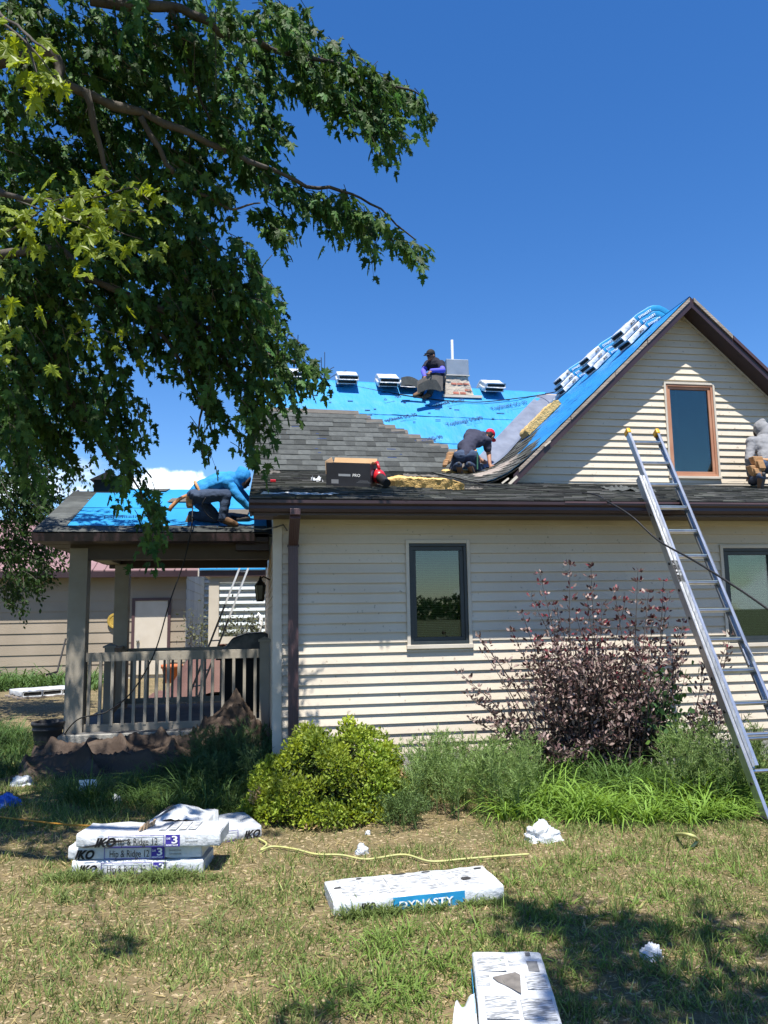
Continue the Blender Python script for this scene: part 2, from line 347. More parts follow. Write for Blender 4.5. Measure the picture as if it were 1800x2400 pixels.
# windows
def window(Y, R, frame_mat, fw_, nm, lab, wide=.035, mull=2):
    x0, x1, z0, z1 = R; w = bpy.data.objects.new('window', MB().box(x0+.005, x1-.005, Y+.09, Y+.10, z0+.005, z1-.005).data('window', INTER)); COL.objects.link(w); attach(w, house); w['label'] = lab
    t = MB(); a = wide; y0 = Y-.036
    t.box(x0, x0+a, y0, Y+.02, z0, z1); t.box(x1-a, x1, y0, Y+.02, z0, z1); t.box(x0+a, x1-a, y0+.002, Y+.02, z1-a, z1); t.box(x0-.008, x1+.008, y0-.014, Y+.02, z0-.006, z0+a)
    t.build('trim', TRIM, w, bevel=.003)
    f = MB(); x0 += a; x1 -= a; z0 += a; z1 -= a; b = fw_*.45
    for (p, q, r, s_, d) in ((x0, x1, z1-b, z1, -.024), (x0, x1, z0, z0+b, -.024), (x0, x0+b, z0+b, z1-b, -.022), (x1-b, x1, z0+b, z1-b, -.022)): f.box(p, q, Y+d, Y+.06, r, s_)
    f.build('frame', frame_mat, w, bevel=.003)
    s = MB(); x0 += b; x1 -= b; z0 += b; z1 -= b; b = fw_*.55
    for (p, q, r, s_) in ((x0, x1, z1-b, z1), (x0, x1, z0, z0+b), (x0, x0+b, z0+b, z1-b), (x1-b, x1, z0+b, z1-b)): s.box(p, q, Y-.008, Y+.05, r, s_)
    s.build('sash', frame_mat, w, bevel=.003)
    x0 += b; x1 -= b; z0 += b; z1 -= b
    MB().box(x0, x1, Y+.012, Y+.017, z0, z1).build('pane', GLASS, w)
    bl = MB(); z = z1-.012; n = 0
    while z > z0+.01:
        bl.quad((x0+.012, Y+.045, z-.006), (x1-.012, Y+.045, z-.006), (x1-.012, Y+.058, z+.006), (x0+.012, Y+.058, z+.006)); z -= .0185
    for k in (.2, .78): xx = x0+(x1-x0)*k; bl.box(xx-.005, xx+.005, Y+.040, Y+.0415, z0, z1)
    stuff(bl.build('blind_slats', BLIND, w)); return w
window(YF, w1, DARKF, .075, 0, 'dark framed window left of the purple shrub')
window(YF, w2, DARKF, .075, 0, 'dark framed window behind the ladder')
window(YG, wg, TERRA, .072, 0, 'terracotta framed window in the gable', .03)
# ------------------------------------------------------------------ eaves
EXL = -.10
MB().box(EXL+.03, XE+.1, YE+.02, YF+.004, ZS-.012, ZS+.004).build('soffit', BROWN, house)
MB().box(EXL+.03, XE+.1, YE, YE+.022, ZS-.02, 2.735).build('fascia', BROWN, house)
gp = [(YE-.003, 2.742), (YE-.003, 2.632), (YE-.062, 2.632), (YE-.075, 2.66), (YE-.072, 2.69), (YE-.098, 2.712), (YE-.098, 2.742), (YE-.088, 2.742), (YE-.088, 2.716), (YE-.062, 2.692), (YE-.064, 2.664), (YE-.056, 2.642), (YE-.012, 2.642), (YE-.012, 2.742)]
gt = MB().prism([(EXL-.01, y, z) for y, z in gp], (XE+.1-EXL, 0, 0)).build('gutter', BROWN, house)
MB().box(EXL-.012, EXL-.009, YE-.098, YE-.003, 2.63, 2.742).build('end_cap', BROWN, gt)
for x in np.arange(.5, XE, .9): MB().box(x, x+.02, YE-.1, YE, 2.736, 2.741).build('hanger_strap', BROWN, gt)
for a, b in ((3.05, 3.5), (3.55, 6.2), (6.25, 9)): MB().box(a, b, YE-.104, YE-.099, 2.728, 2.746).build('gutter_lip', PURPF, gt)
# downspout with elbow
xd = aty(687, 1500, YF-.06)[0]
def ribbed(m, pts, w=.10, d=.075):
    for a, b in zip(pts[:-1], pts[1:]):
        m.beam(a, b, w, d, (1, 0, 0))
        for k in (-.036, -.018, 0, .018, .036):
            t = np.array((k, 0, 0)); m.beam(np.array(a)+t, np.array(b)+t, .007, d+.008, (1, 0, 0))
ds = MB(); ribbed(ds, [(xd, YE-.05, 2.66), (xd, YE-.05, 2.60), (xd, YF-.075, 2.36), (xd, YF-.075, .10)])
dso = ds.build('downspout', PURPF, house, bevel=.004)
MB().box(xd-.058, xd+.058, YF-.118, YF-.028, 2.33, 2.352).build('strap', BROWN, dso)
MB().tube([(XC-.25, YE+.45, 2.53), (XC-.1, YF-.25, 2.49), (XC+.03, YF-.12, 2.53), (XC+.1, YF-.05, 2.56), (XC+.14, YF-.03, 2.5)], .008).build('cable', GREYD, house, True)
# left rake board over the porch
rk = MB()
for (y0, z0, a0), (y1, z1, a1) in (((YE, 2.76, EXL), (YB, 4.0, EXL)), ((YB, 4.0, EXL), (YR, 6.27, EXL+.17))):
    rk.hexa([(a0-.005, y0, z0-.17), (a0+.02, y0, z0-.17), (a1+.02, y1, z1-.17), (a1-.005, y1, z1-.17), (a0-.005, y0, z0-.02), (a0+.02, y0, z0-.02), (a1+.02, y1, z1-.02), (a1-.005, y1, z1-.02)])
rk.build('rake_board', BROWN, house)
MB().hexa([(EXL+.02, YE+.02, 2.60), (XC+.03, YE+.02, 2.60), (XC+.03, YB, 3.84), (EXL+.02, YB, 3.84), (EXL+.02, YE+.02, 2.62), (XC+.03, YE+.02, 2.62), (XC+.03, YB, 3.86), (EXL+.02, YB, 3.86)]).build('rake_soffit', BROWN, house)
# ------------------------------------------------------------------ roof decks and underlay
dk = MB()
dk.hexa([(EXL, YE-.03, low(YE-.03)-.04), (XE+.1, YE-.03, low(YE-.03)-.04), (XE+.1, YB, low(YB)-.04), (EXL, YB, low(YB)-.04), (EXL, YE-.03, low(YE-.03)-.008), (XE+.1, YE-.03, low(YE-.03)-.008), (XE+.1, YB, low(YB)-.008), (EXL, YB, low(YB)-.008)])
dk.build('roof_deck', RAWSH, house)
WOOD = M('weathered_wood', (.26, .22, .185), .9, (.36, .31, .27), 6, bump=.5, bs=40, stretch=(.2, 1, 1))
xl_ = lambda y: EXL+max(0, (y-YB)/(YR-YB))*.17
d2 = MB(); d2.grid(lambda u, v: (lambda x, y: (x, y, steep(x, y)-.012))(EXL+.17*v+(9.4-EXL-.17*v)*u, YB+(YR-YB)*v), 20, 4); d2.grid(lambda u, v: (lambda x: (x, YR+7.1*v, (zr(x)-.012)*(1-v)+2.5*v))(EXL+.17+(9.23-EXL)*u), 4, 2); d2.build('roof_deck', WOOD, house)
SN = np.array((0, -(6.2-4.0), YR-YB)); SN = SN/np.linalg.norm(SN); SL = math.hypot(YR-YB, 2.2)
SD = np.array((0, YR-YB, 2.2)); SD /= np.linalg.norm(SD)
def spt(x, s, h=0.):           # point on the steep slope: s metres up from the break
    y = YB+s/SL*(YR-YB); return np.array((x, y, steep(x, y)))+SN*h
vx = lambda s: PX-(PZ-(4.0+s/SL*2.2))/ML
def sheet(s0, s1, h, seed, right=lambda s: vx(s)-.12, nu=150, nv=26):
    def fn(u, v):
        s = s0+(s1-s0)*v; xa = xl_(YB+min(s, SL)/SL*2.2)+.01; x = xa+(right(min(s, SL))-xa)*u
        if v == 0: s += .012*mnoise.noise(Vector((x*1.3, seed, 0)))+.006*mnoise.noise(Vector((x*6, seed, 0)))
        w = .010*mnoise.noise(Vector((x*1.1+s, s*3., seed)))+.012*(.25-abs(mnoise.noise(Vector((x*2.3+s*1.2, s*1.7, seed)))))+.005*mnoise.noise(Vector((x*9, s*5, seed)))
        hh = h+max(-.004, w)+(.008*max(0, mnoise.noise(Vector((x*1.7, seed*3, 1)))) if v == 0 else 0)
        if s <= SL: return spt(x, s, hh)
        t = s-SL; return np.array((x, YR+t*.7, zr(x)-t*.45+hh))
    return MB().grid(fn, nu, nv).build('underlay_sheet', FELTB, house, True)
sheet(.0, 1.02, .010, 1.); sheet(.93, 1.94, .020, 2.); sheet(1.86, SL+.5, .030, 3., nv=30, right=lambda s: vx(min(s, SL))-.35)
# cross gable: left slope underlay, right slope
def cfn(h, x0, x1, y0, y1): return lambda u, v: (lambda x, y: (x, y, csurf(x, y)+h))(x0+(x1-x0)*v, y0+(y1-y0)*u)
def cwr(u, v):
    y = 9.82+5.4*u; x = 3.0+(PX+.1-3.0)*v
    return (x, y, csurf(x, y)+.012+.010*mnoise.noise(Vector((x*6, y*1.2, 5.)))+.006*mnoise.noise(Vector((x*15, y*2, 8.)))+(.006 if (x*1.05) % 1 > .5 else 0))
MB().grid(cwr, 50, 70).build('underlay_sheet', FELTC, house, True)
MB().grid(cfn(-.02, 2.9, PX, 9.83, 15.3), 2, 40).build('roof_deck', WOOD, house)
xr_ = PX+3.2
MB().grid(lambda u, v: (PX+(xr_-PX)*v, 9.82+5.4*u, PZ-MR*(xr_-PX)*v+.014), 4, 8).build('underlay_sheet', FELTC, house)
MB().hexa([(PX, 9.83, PZ-.05), (xr_, 9.83, PZ-MR*3.2-.05), (xr_, 15.3, PZ-MR*3.2-.05), (PX, 15.3, PZ-.05), (PX, 9.83, PZ), (xr_, 9.83, PZ-MR*3.2), (xr_, 15.3, PZ-MR*3.2), (PX, 15.3, PZ)]).build('roof_deck', WOOD, house)
# rakes of the gable
def rake(sign, m, xend):
    def P(x, dz, y): return (x, y, PZ-m*abs(x-PX)+dz)
    r = MB(); r.hexa([P(PX, -.17, 9.785), P(xend, -.17, 9.785), P(xend, -.17, 9.81), P(PX, -.17, 9.81), P(PX, -.022, 9.785), P(xend, -.022, 9.785), P(xend, -.022, 9.81), P(PX, -.022, 9.81)])
    ro = r.build('rake_board', BROWN, house)
    r = MB(); r.hexa([P(PX, -.15, 9.81), P(xend, -.15, 9.81), P(xend, -.15, YG+.004), P(PX, -.15, YG+.004), P(PX, -.135, 9.81), P(xend, -.135, 9.81), P(xend, -.135, YG+.004), P(PX, -.135, YG+.004)]); r.build('rake_soffit', BROWN, house)
    r = MB(); x = PX+sign*.03; k = 0
    while abs(x-PX) < abs(xend-PX)-.3:
        L = random.uniform(.35, .8); xe = x+sign*min(L, abs(xend-x)); d = random.uniform(0, .012)
        if random.random() < .86:
            MB().hexa([P(x, -.06, 9.772-d), P(xe, -.06, 9.772-d), P(xe, -.06, 9.785), P(x, -.06, 9.785), P(x, -.002, 9.772-d), P(xe, -.002, 9.772-d), P(xe, -.002, 9.785), P(x, -.002, 9.785)]).build('edge_strip', WOOD if random.random() < .6 else PURPF, ro)
        x = xe+sign*.01
    MB().hexa([P(PX, -.185, 10.07), P(xend, -.185, 10.07), P(xend, -.185, YG-.014), P(PX, -.185, YG-.014), P(PX, -.152, 10.07), P(xend, -.152, 10.07), P(xend, -.152, YG-.014), P(PX, -.152, YG-.014)]).build('frieze_board', TRIM, house)
rake(-1, ML, 3.36); rake(1, MR, PX+3.1)
for (a, b, c, d) in (((1193, 1135), (1212, 1117), 9.70, .035), ((1176, 1133), (1192, 1121), 9.72, .022), ((1276, 1046), (1290, 1034), 9.76, .02)):
    MB().beam(aty(*a, c), aty(*b, c), d, .02, (0, 0, 1)).build('loose_trim', TRIM, house)
# valley membrane
def vv(z): return np.array((PX-(PZ-z)/ML, YB+(z-4.0)/2.2*(YR-YB), z))
def vm(u, v):
    z = 3.92+(6.1-3.92)*v; p = vv(z); w = .006*mnoise.noise(Vector((u*3, v*9, 2.)))
    if u < .62: d = (.62-u)/.62*.46; return spt(p[0]-d, max(0, (z-4.0)/2.2*SL), .036+w)
    d = (u-.62)/.38*.30; q = p+np.array((0, -d, 0)); return (q[0], q[1], max(q[2], csurf(q[0], q[1])-.0)+.045+w)
MB().grid(vm, 14, 40).build('valley_membrane', MEMB, house, True)
# printing on the underlay
def sprint(a, b, s, size):
    A = atplane(*a, spt(0, 0, .042), SN); B = atplane(*b, spt(0, 0, .042), SN)
    text(s, size, A, B-A, np.cross(SN, B-A), INK, house, 'underlay_print', bold=.012, width=np.linalg.norm(B-A))
    n = np.cross(SN, B-A); n = n/np.linalg.norm(n)*size*.75; A2 = A+(B-A)*.45-n; text('Synthetic Underlayment', size*.3, A2, B-A, np.cross(SN, B-A), INK, house, 'underlay_print', width=np.linalg.norm(B-A)*.45)
for x, y in ((706, 940), (858, 948), (1005, 955), (1153, 960), (895, 990), (1049, 997), (745, 983), (955, 1042)): sprint((x, y), (x+84, y-17), 'TopShield SG-30', .125)
dsh = MB()
for i in range(46):
    x = random.uniform(.6, 5.2); s = random.uniform(.4, 2.9); L = random.choice((.1, .16, .05))
    if x < vx(s)-.7: dsh.obox(spt(x, s, .042), (L/2, 0, 0), SD*.011, SN*.001)
stuff(dsh.build('underlay_dashes', INK, house))
# ------------------------------------------------------------------ shingles: steep slope one by one
EXPO = .152
tabs = {}
for w in (.16, .21, .26, .33): tabs[w] = MB().hexa([(-w/2, 0, .003), (w/2, 0, .003), (w/2, EXPO+.02, .0005), (-w/2, EXPO+.02, .0005), (-w/2, 0, .0105), (w/2, 0, .0105), (w/2, EXPO+.02, .003), (-w/2, EXPO+.02, .003)]).data('shingle', SHIN)
sfield = MB().prism([spt(EXL+.005, .0, .030), spt(EXL+.06, 1.0, .030), spt(2.0, .6, .030), spt(3.2, .0, .030)], SN*.003).build('shingle_field', SHIN, house)
A = atplane(834, 976, spt(0, 0), SN); B = atplane(1040, 1052, spt(0, 0), SN); s_of = lambda p: (p[1]-YB)/(YR-YB)*SL
sA, sB = s_of(A), s_of(B); nrow = int(round(sA/EXPO)); prevR = None; cnt = 0
for r in range(nrow):
    s = r*EXPO-.02; sm = s+EXPO
    xr = B[0]+(A[0]-B[0])*(sm-sB)/(sA-sB) if sm > sB else min(vx(sm)-.75, B[0]+(sB-sm)*2.2)
    x = xl_(YB+s/SL*2.2)-.03-random.uniform(0, .1)
    while x < xr-.05:
        w = random.choice((.16, .21, .26, .33)); w_ = w
        h = .034+random.choice((0, 0, .004)); o = spt(x+w/2, s, h)
        inst('shingle', tabs[w_], frame4(o, (.995, 0, 0), SD, SN), sfield); x += w; cnt += 1
    q = xr if r < nrow-1 else None
    nxt = B[0]+(A[0]-B[0])*(sm+EXPO-sB)/(sA-sB)-.1 if r < nrow-1 else xl_(13)-.02
    hs, he = (max(nxt, xr-.75), xr+.0) if r < nrow-1 else (xl_(13.6), xr)
    nh = max(1, int((he-hs)/1.0))
    for k in range(nh):
        a_, b_ = hs+(he-hs)*k/nh, hs+(he-hs)*(k+1)/nh-.004
        p = [spt(a_, sm-.004, .037), spt(b_, sm-.004, .037), spt(b_, sm+.13, .036), spt(a_, sm+.13, .036)]; MB().prism(p, SN*.005).build('shingle_headlap', STARTER, sfield)
print('steep shingles', cnt)
# ------------------------------------------------------------------ shingles: shallow slope and swept valley (too thin to pick apart)
V = []; Fq = []; Cc = []
def tab4(P0, P1, P2, P3, t, n, c):
    o = len(V); n = np.array(n)
    for p, h in ((P0, t), (P1, t), (P2, .002), (P3, .002), (P0, -.004), (P1, -.004)): V.append(np.array(p)+n*h); Cc.append((*c, 1))
    Fq.extend([(o, o+1, o+2, o+3), (o+4, o+5, o+1, o), (o+4, o, o+3, o+3), (o+1, o+5, o+2, o+2)])
def scol():
    g = random.uniform(.045, .125); k = random.random(); return (g*(1.0 if k < .6 else .96), g*1.01, g*(.97 if k < .6 else .9))
y = YE-.045; 
while y < YB+.05:
    x = EXL-.02-random.uniform(0, .3)
    while x < XE:
        w = random.uniform(.10, .34); x1 = min(x+w, XE); xa = max(x, EXL-.012)
        if not (y > 9.85 and x > 3.9) and x1 > xa:
            j = random.uniform(-.006, .006); wv = .006*mnoise.noise(Vector((x*.8, y*3, 3.))); t = random.uniform(.006, .017)+max(0, wv)
            tab4((xa, y+j, low(y)+.004), (x1-.003, y+j, low(y)+.004), (x1-.003, y+.165, low(y+.165)+.003), (xa, y+.165, low(y+.165)+.003), t, (0, -.23, .97), scol())
        x = x1
    y += .142
k = 0; x = 2.86
while x < 5.3:
    y = 9.83; ymx = 15
    while y < 14.2:
        w = random.uniform(.15, .34); zz = csurf(x+.07, y); xv = vx(max(0, (y-YB)/2.2*SL)) if y > YB else 3.3-(12.6-y)*.0
        top = 3.93+.55*mnoise.noise(Vector((y*1.4, 4, 4)))+(y-9.8)*.24 ; 
        ok = zz < top and (y < YB+.1 or x > xv+.02)
        if ok: tab4((x, y, csurf(x, y)+.016), (x, y+w-.003, csurf(x, y+w)+.016), (x+.15, y+w-.003, csurf(x+.15, y+w)+.014), (x+.15, y, csurf(x+.15, y)+.014), random.uniform(.008, .02), (-.6, 0, .8), scol())
        y += w
    k += 1; x += .105
me = bpy.data.meshes.new('shingle_courses'); me.from_pydata([tuple(p) for p in V], [], [f if f[2] != f[3] else f[:3] for f in Fq]); me.materials.append(SHIN2)
ca = me.color_attributes.new('col', 'FLOAT_COLOR', 'POINT'); ca.data.foreach_set('color', np.array(Cc, np.float32).ravel()); stuff(link('shingle_courses', me, house))
# ================================================================== chimney
ch = thing('chimney', 'crumbling parged brick chimney with grey metal sleeve and white pipe at the ridge', 'chimney', aty(1075, 925, 14.55))
YC = 14.45
def cx(px, py): p = aty(px, py, YC); return p[0], p[2]
(bx0, bz0), (bx1, _), (tx0, tz0), (tx1, _) = cx(1044, 924), cx(1110, 924), cx(1045, 880), cx(1096, 880)
tp = [(bx0, YC, bz0), (bx1, YC, bz0), (bx1, YC+.6, bz0), (bx0, YC+.6, bz0), (tx0, YC+.04, tz0), (tx1, YC+.04, tz0), (tx1, YC+.5, tz0), (tx0, YC+.5, tz0)]
def cf(u, v):
    a = np.array(tp[0])*(1-u)+np.array(tp[1])*u; b = np.array(tp[4])*(1-u)+np.array(tp[5])*u; p = a*(1-v)+b*v
    return p+np.array((0, -.012+.02*mnoise.noise(Vector((u*6, v*6, 0))), 0))
MB().hexa(tp).build('parged_shaft', PARGE, ch); MB().grid(cf, 16, 12).build('parging', PARGE, ch, True)
for r in range(6):
    for c in range(4):
        if (r, c) in ((3, 2), (3, 3), (3, 1), (0, 1), (0, 2), (2, 3), (1, 3), (4, 0), (5, 2)):
            v0, v1 = r/6+.02, (r+.82)/6; sh = (r % 2)*.1; u0, u1 = max(0, c/4+.02-sh*.5), min(1.0, (c+.92)/4-sh*.3)
            P = [cf(u0, v0), cf(u1, v0), cf(u1, v1), cf(u0, v1)]; e = .008
            MB().prism([p+np.array((0, -e, 0)) for p in P], (0, .05, 0)).build('brick', BRICK if r in (3, 0, 1) else PARGE, ch, bevel=.006)
fl = MB().box(bx0-.06, bx1+.16, YC-.06, YC+.66, bz0-.07, bz0-.02).build('flange', TRIM, ch)
(sx0, sz0), (sx1, sz1) = cx(1047, 879), cx(1098, 843)
MB().box(sx0, sx1, YC+.0, YC+.5, sz0+.012, sz1).build('metal_sleeve', GALV, ch, bevel=.006)
MB().box(sx0-.012, sx1+.012, YC-.014, YC+.51, sz0-.004, sz0+.010).build('drip_edge', TRIM, ch)
pxx, pz0 = cx(1065, 846); _, pz1 = cx(1065, 791)
MB().lathe([(0, pz0), (.028, pz0), (.028, pz1), (.024, pz1), (.024, pz0+.1)], (pxx, YC+.15, 0), 14).build('vent_pipe', PVC, ch)
MB().lathe([(0, sz1), (.10, sz1), (.10, sz1+.02), (.085, sz1+.035), (0, sz1+.035)], (sx1-.16, YC+.25, 0), 14).build('flue_cap', RUBB, ch)
# ================================================================== porch
YP = 10.5
porch = thing('porch', 'covered side porch with beige posts and baluster railing left of the house', 'porch', (-1.2, 11.8, 0))
MB().box(-2.5, XC-.0, YP-.14, 13.4, 0, .20).build('stoop', CONC, porch, bevel=.012)
MB().box(-2.47, XC-.02, YP-.10, 13.38, .2, .212).build('floor', SLAB, porch)
def post(x0, x1, y0, y1, z0, z1, nm='post', cap=True):
    o = MB().box(x0, x1, y0, y1, z0, z1).build(nm, PTRIM, porch, bevel=.004)
    if cap:
        MB().box(x0-.02, x1+.02, y0-.02, y1+.02, z0, z0+.12).build('base_trim', PTRIM, o); MB().box(x0-.02, x1+.02, y0-.02, y1+.02, z1-.08, z1).build('capital', PTRIM, o)
    return o
post(-2.44, -2.215, YP-.05, YP+.17, .205, 2.55, cap=False); post(-2.32, -2.1, 12.95, 13.15, .205, 2.5, cap=False)
def newel(x, y, w, z0, z1):
    o = MB().box(x-w/2, x+w/2, y-w/2, y+w/2, z0, z1).build('newel_post', PTRIM, porch, bevel=.003)
    c = MB(); c.box(x-w/2-.02, x+w/2+.02, y-w/2-.02, y+w/2+.02, z1, z1+.025); a = w/2+.015; c.add([(x-a, y-a, z1+.025), (x+a, y-a, z1+.025), (x+a, y+a, z1+.025), (x-a, y+a, z1+.025), (x, y, z1+.065)], [(0, 1, 4), (1, 2, 4), (2, 3, 4), (3, 0, 4)]); c.build('newel_cap', PTRIM, o)
xn = aty(620, 1600, YP)[0]; newel(xn, YP+.03, .13, .205, 1.30); newel(-2.02, YP+.62, .13, .205, 1.24)
rail = thing  # name kept free
ft, fb = aty(400, 1526, YP)[2], aty(400, 1692, YP)[2]
fr = MB().box(-2.215, xn-.065, YP+.02, YP+.06, ft-.115, ft).build('top_rail', PTRIM, porch, bevel=.003)
MB().box(-2.215, xn-.065, YP+.02, YP+.06, fb-.13, fb).build('bottom_rail', PTRIM, porch, bevel=.003)
bal = MB().box(-.019, .019, YP+.012, YP+.048, fb-.02, ft-.03).data('baluster', PTRIM)
for px in (470, 530, 595, 655, 713, 775, 835, 897, 955, 1020, 1080, 1137, 1195, 1252, 1310, 1368): inst('baluster', bal, Matrix.Translation((aty(px/2.304+4, 1600, YP)[0], .0, 0)), porch)
MB().box(-2.215, XC, YP+.3, YP+.302, .21, .214).build('floor_seam', CONC, porch)
def rrail(a, b, zt, zb, n):
    a, b = np.array(a), np.array(b)
    for z0, z1 in ((zt-.06, zt), (zb-.08, zb)): MB().beam((*a, (z0+z1)/2), (*b, (z0+z1)/2), .05, z1-z0, (b[1]-a[1], -(b[0]-a[0]), 0)).build('side_rail', PTRIM, porch)
    for k in range(n): p = a+(b-a)*(k+.5)/n; MB().box(p[0]-.018, p[0]+.018, p[1]-.018, p[1]+.018, zb-.02, zt-.03).build('baluster', PTRIM, porch)
rrail((-2.05, YP+.68), (-2.18, 12.95), 1.20, .36, 12); rrail((-2.1, 13.05), (-.05, 13.05), 1.15, .36, 16)
# porch roof
PE, PRY, PRZ, PXL, PEZ = 10.1, 12.3, 3.62, -2.79, 2.73
psl = (PRZ-PEZ)/(PRY-PE); pz = lambda y: PEZ+psl*(y-PE) if y < PRY else PRZ-psl*(y-PRY)
pd = MB(); pd.prism([(PXL, PE, PEZ-.03), (PXL, PRY, PRZ-.03), (PXL, 2*PRY-PE, PEZ-.03), (PXL, 2*PRY-PE, PEZ-.07), (PXL, PRY, PRZ-.07), (PXL, PE, PEZ-.07)], (XC+.02-PXL, 0, 0)); pd.build('roof_deck', RAWSH, porch)
MB().box(PXL+.0, XC-.03, PE, PE+.025, 2.60, PEZ-.02).build('fascia', BROWN, porch)
MB().prism([(PXL+.0, 10.09, 2.66), (PXL, 10.09, 2.62), (PXL, PE, 2.58), (PXL, PE-.09, 2.6), (PXL, PE-.1, 2.70), (PXL, PE-.004, 2.705)], (XC-.2-PXL, 0, 0)).build('gutter', BROWN, porch)
MB().prism([(PXL-.004, PE, 2.60), (PXL-.004, PRY, PRZ-.15), (PXL-.004, 2*PRY-PE, 2.60), (PXL-.004, 2*PRY-PE, PEZ-.01), (PXL-.004, PRY, PRZ-.01), (PXL-.004, PE, PEZ-.01)], (.024, 0, 0)).build('rake_board', BROWN, porch)
SOF = M('soffit_panel', (.09, .075, .065), .6, (.12, .10, .085), 3)
for i, y in enumerate(np.arange(PE+.03, 14.4, .30)): MB().box(PXL+.03, XC-.02, y, y+.29, 2.595-.004*(i % 2), 2.603).build('soffit_panel', SOF, porch)
for i, x in enumerate(np.arange(PXL+.2, XC-.1, .16)): MB().box(x, x+.008, PE+.028, PE+.13, 2.590, 2.594).build('soffit_seam', RUBB, porch)
MB().box(-2.44, XC-.01, YP-.03, YP+.15, 2.40, 2.59).build('beam', SOF, porch); MB().box(-2.42, -2.24, YP+.15, 13.2, 2.50, 2.59).build('beam', PTRIM, porch); MB().box(-2.42, XC-.01, 13.0, 13.15, 2.44, 2.592).build('beam', BROWN, porch)
MB().box(-.32, XC-.02, YE+2.8, 10.45, 2.5, 2.72).build('return_box', BROWN, porch)
def pn(x, y, h=0.): return np.array((x, y, pz(y)+h))
PN = np.array((0, -psl, 1)); PN /= np.linalg.norm(PN)
def psheet(y0, y1, h, sd): MB().grid(lambda u, v: pn(PXL+.30+(XC-.25-PXL-.30+.2)*u, y0+(y1-y0)*v, h+.006*mnoise.noise(Vector((u*9, v*4, sd)))), 30, 8).build('underlay_sheet', FELTB, porch, True)
psheet(PE+.16, PE+1.2, .004, 1.); psheet(PE+1.1, PRY, .012, 2.)
MB().grid(lambda u, v: pn(PXL+.3+2.4*u, PRY+1.9*v, .004), 2, 2).build('underlay_sheet', FELTB, porch)
# starter and rake shingles of the porch
random.seed(21)
x = PXL-.015
while x < XC-.1:
    w = random.uniform(.25, .5); MB().prism([pn(x, PE-.04, .004), pn(min(x+w, XC-.05)-.004, PE-.04, .004), pn(min(x+w, XC-.05)-.004, PE+.2, .012), pn(x, PE+.2, .012)], PN*.006).build('shingle', SHIN, porch); x += w
y = PE+.2
while y < PRY-.1: MB().prism([pn(PXL-.015, y, .008), pn(PXL+.33, y, .008), pn(PXL+.33, y+.3, .008), pn(PXL-.015, y+.3, .008)], PN*.006).build('shingle', SHIN, porch); y += .303
text('TopShield SG-30', .13, pn(-2.1, PE+.55, .022), (1, .12, .12*psl), (0, 1, psl), INK, porch, 'underlay_print', bold=.012, width=.8); text('TopShield SG-30', .13, pn(-.95, PE+.45, .022), (1, .12, .12*psl), (0, 1, psl), INK, porch, 'underlay_print', bold=.012, width=.8)
for (a, b, c, d, nm, mt) in ((-1.75, -1.45, PRY-.22, PRY+.05, 'loose_shingle', SHIN), (-1.35, -1.05, PRY-.85, PRY-.68, 'loose_shingle', STARTER), (-.75, -.35, PRY-.35, PRY-.05, 'loose_shingle', SHIN), (-.62, -.2, PE+.5, PE+.9, 'loose_shingle', STARTER)):
    s_ = MB().prism([pn(a, c, .03), pn(b, c+.03, .03), pn(b+.05, d, .05), pn(a+.05, d, .04)], PN*.006).build('loose_shingle', mt, None); tag(s_, {-1.75: 'dark loose shingle lying by the porch ridge near the roof vent', -1.35: 'tan shingle strip lying flat on the blue porch roof', -.75: 'loose dark shingle behind the worker in the blue hood', -.62: 'tan shingle piece lying under the arms of the worker in the blue hood'}[a], 'shingle')
# roof vent box with rag on the porch ridge
rv = thing('roof_vent', 'dark peaked roof vent at the top of the porch roof', 'vent', pn(-2.3, PRY-.1))
q = aty(230, 1165, PRY-.15); x0, x1 = q[0]-.05, aty(282, 1165, PRY-.15)[0]
MB().box(x0, x1, PRY-.25, PRY+.2, PRZ-.15, PRZ+.12).build('housing', RUBB, rv); MB().prism([(x0-.05, PRY-.32, PRZ+.10), (x1+.05, PRY-.32, PRZ+.10), ((x0+x1)/2, PRY-.32, PRZ+.22)], (0, .6, 0)).build('cap', RUBB, rv)
# wall lantern
pl = aty(610, 1385, 11.6); lan = thing('wall_lantern', 'black hexagonal wall lantern hanging beside the porch', 'lantern', pl)
lx, ly, lz = XC-.13, 11.35, pl[2]-.13
LG = M('lantern_glass', (.05, .06, .06), .2, spec=.6)
def hexl(r0, r1, z0, z1, nm, mt): MB().lathe([(0, z0), (r0, z0), (r1, z1), (0, z1)], (lx, ly, 0), 6).build(nm, mt, lan)
hexl(.055, .075, lz, lz+.2, 'glass_body', LG); hexl(.085, .03, lz+.2, lz+.27, 'roof', RUBB); hexl(.03, .006, lz+.27, lz+.34, 'finial', RUBB); hexl(.05, .06, lz-.03, lz, 'base', RUBB)
for k in range(6): a = k*math.pi/3; MB().tube([(lx+.056*math.cos(a), ly+.056*math.sin(a), lz), (lx+.077*math.cos(a), ly+.077*math.sin(a), lz+.2)], .005, 5).build('cage_bar', RUBB, lan)
MB().tube([(lx, ly, lz+.3), (lx+.05, ly, lz+.33), (XC+.01, ly, lz+.28)], .012, 6).build('bracket', RUBB, lan)
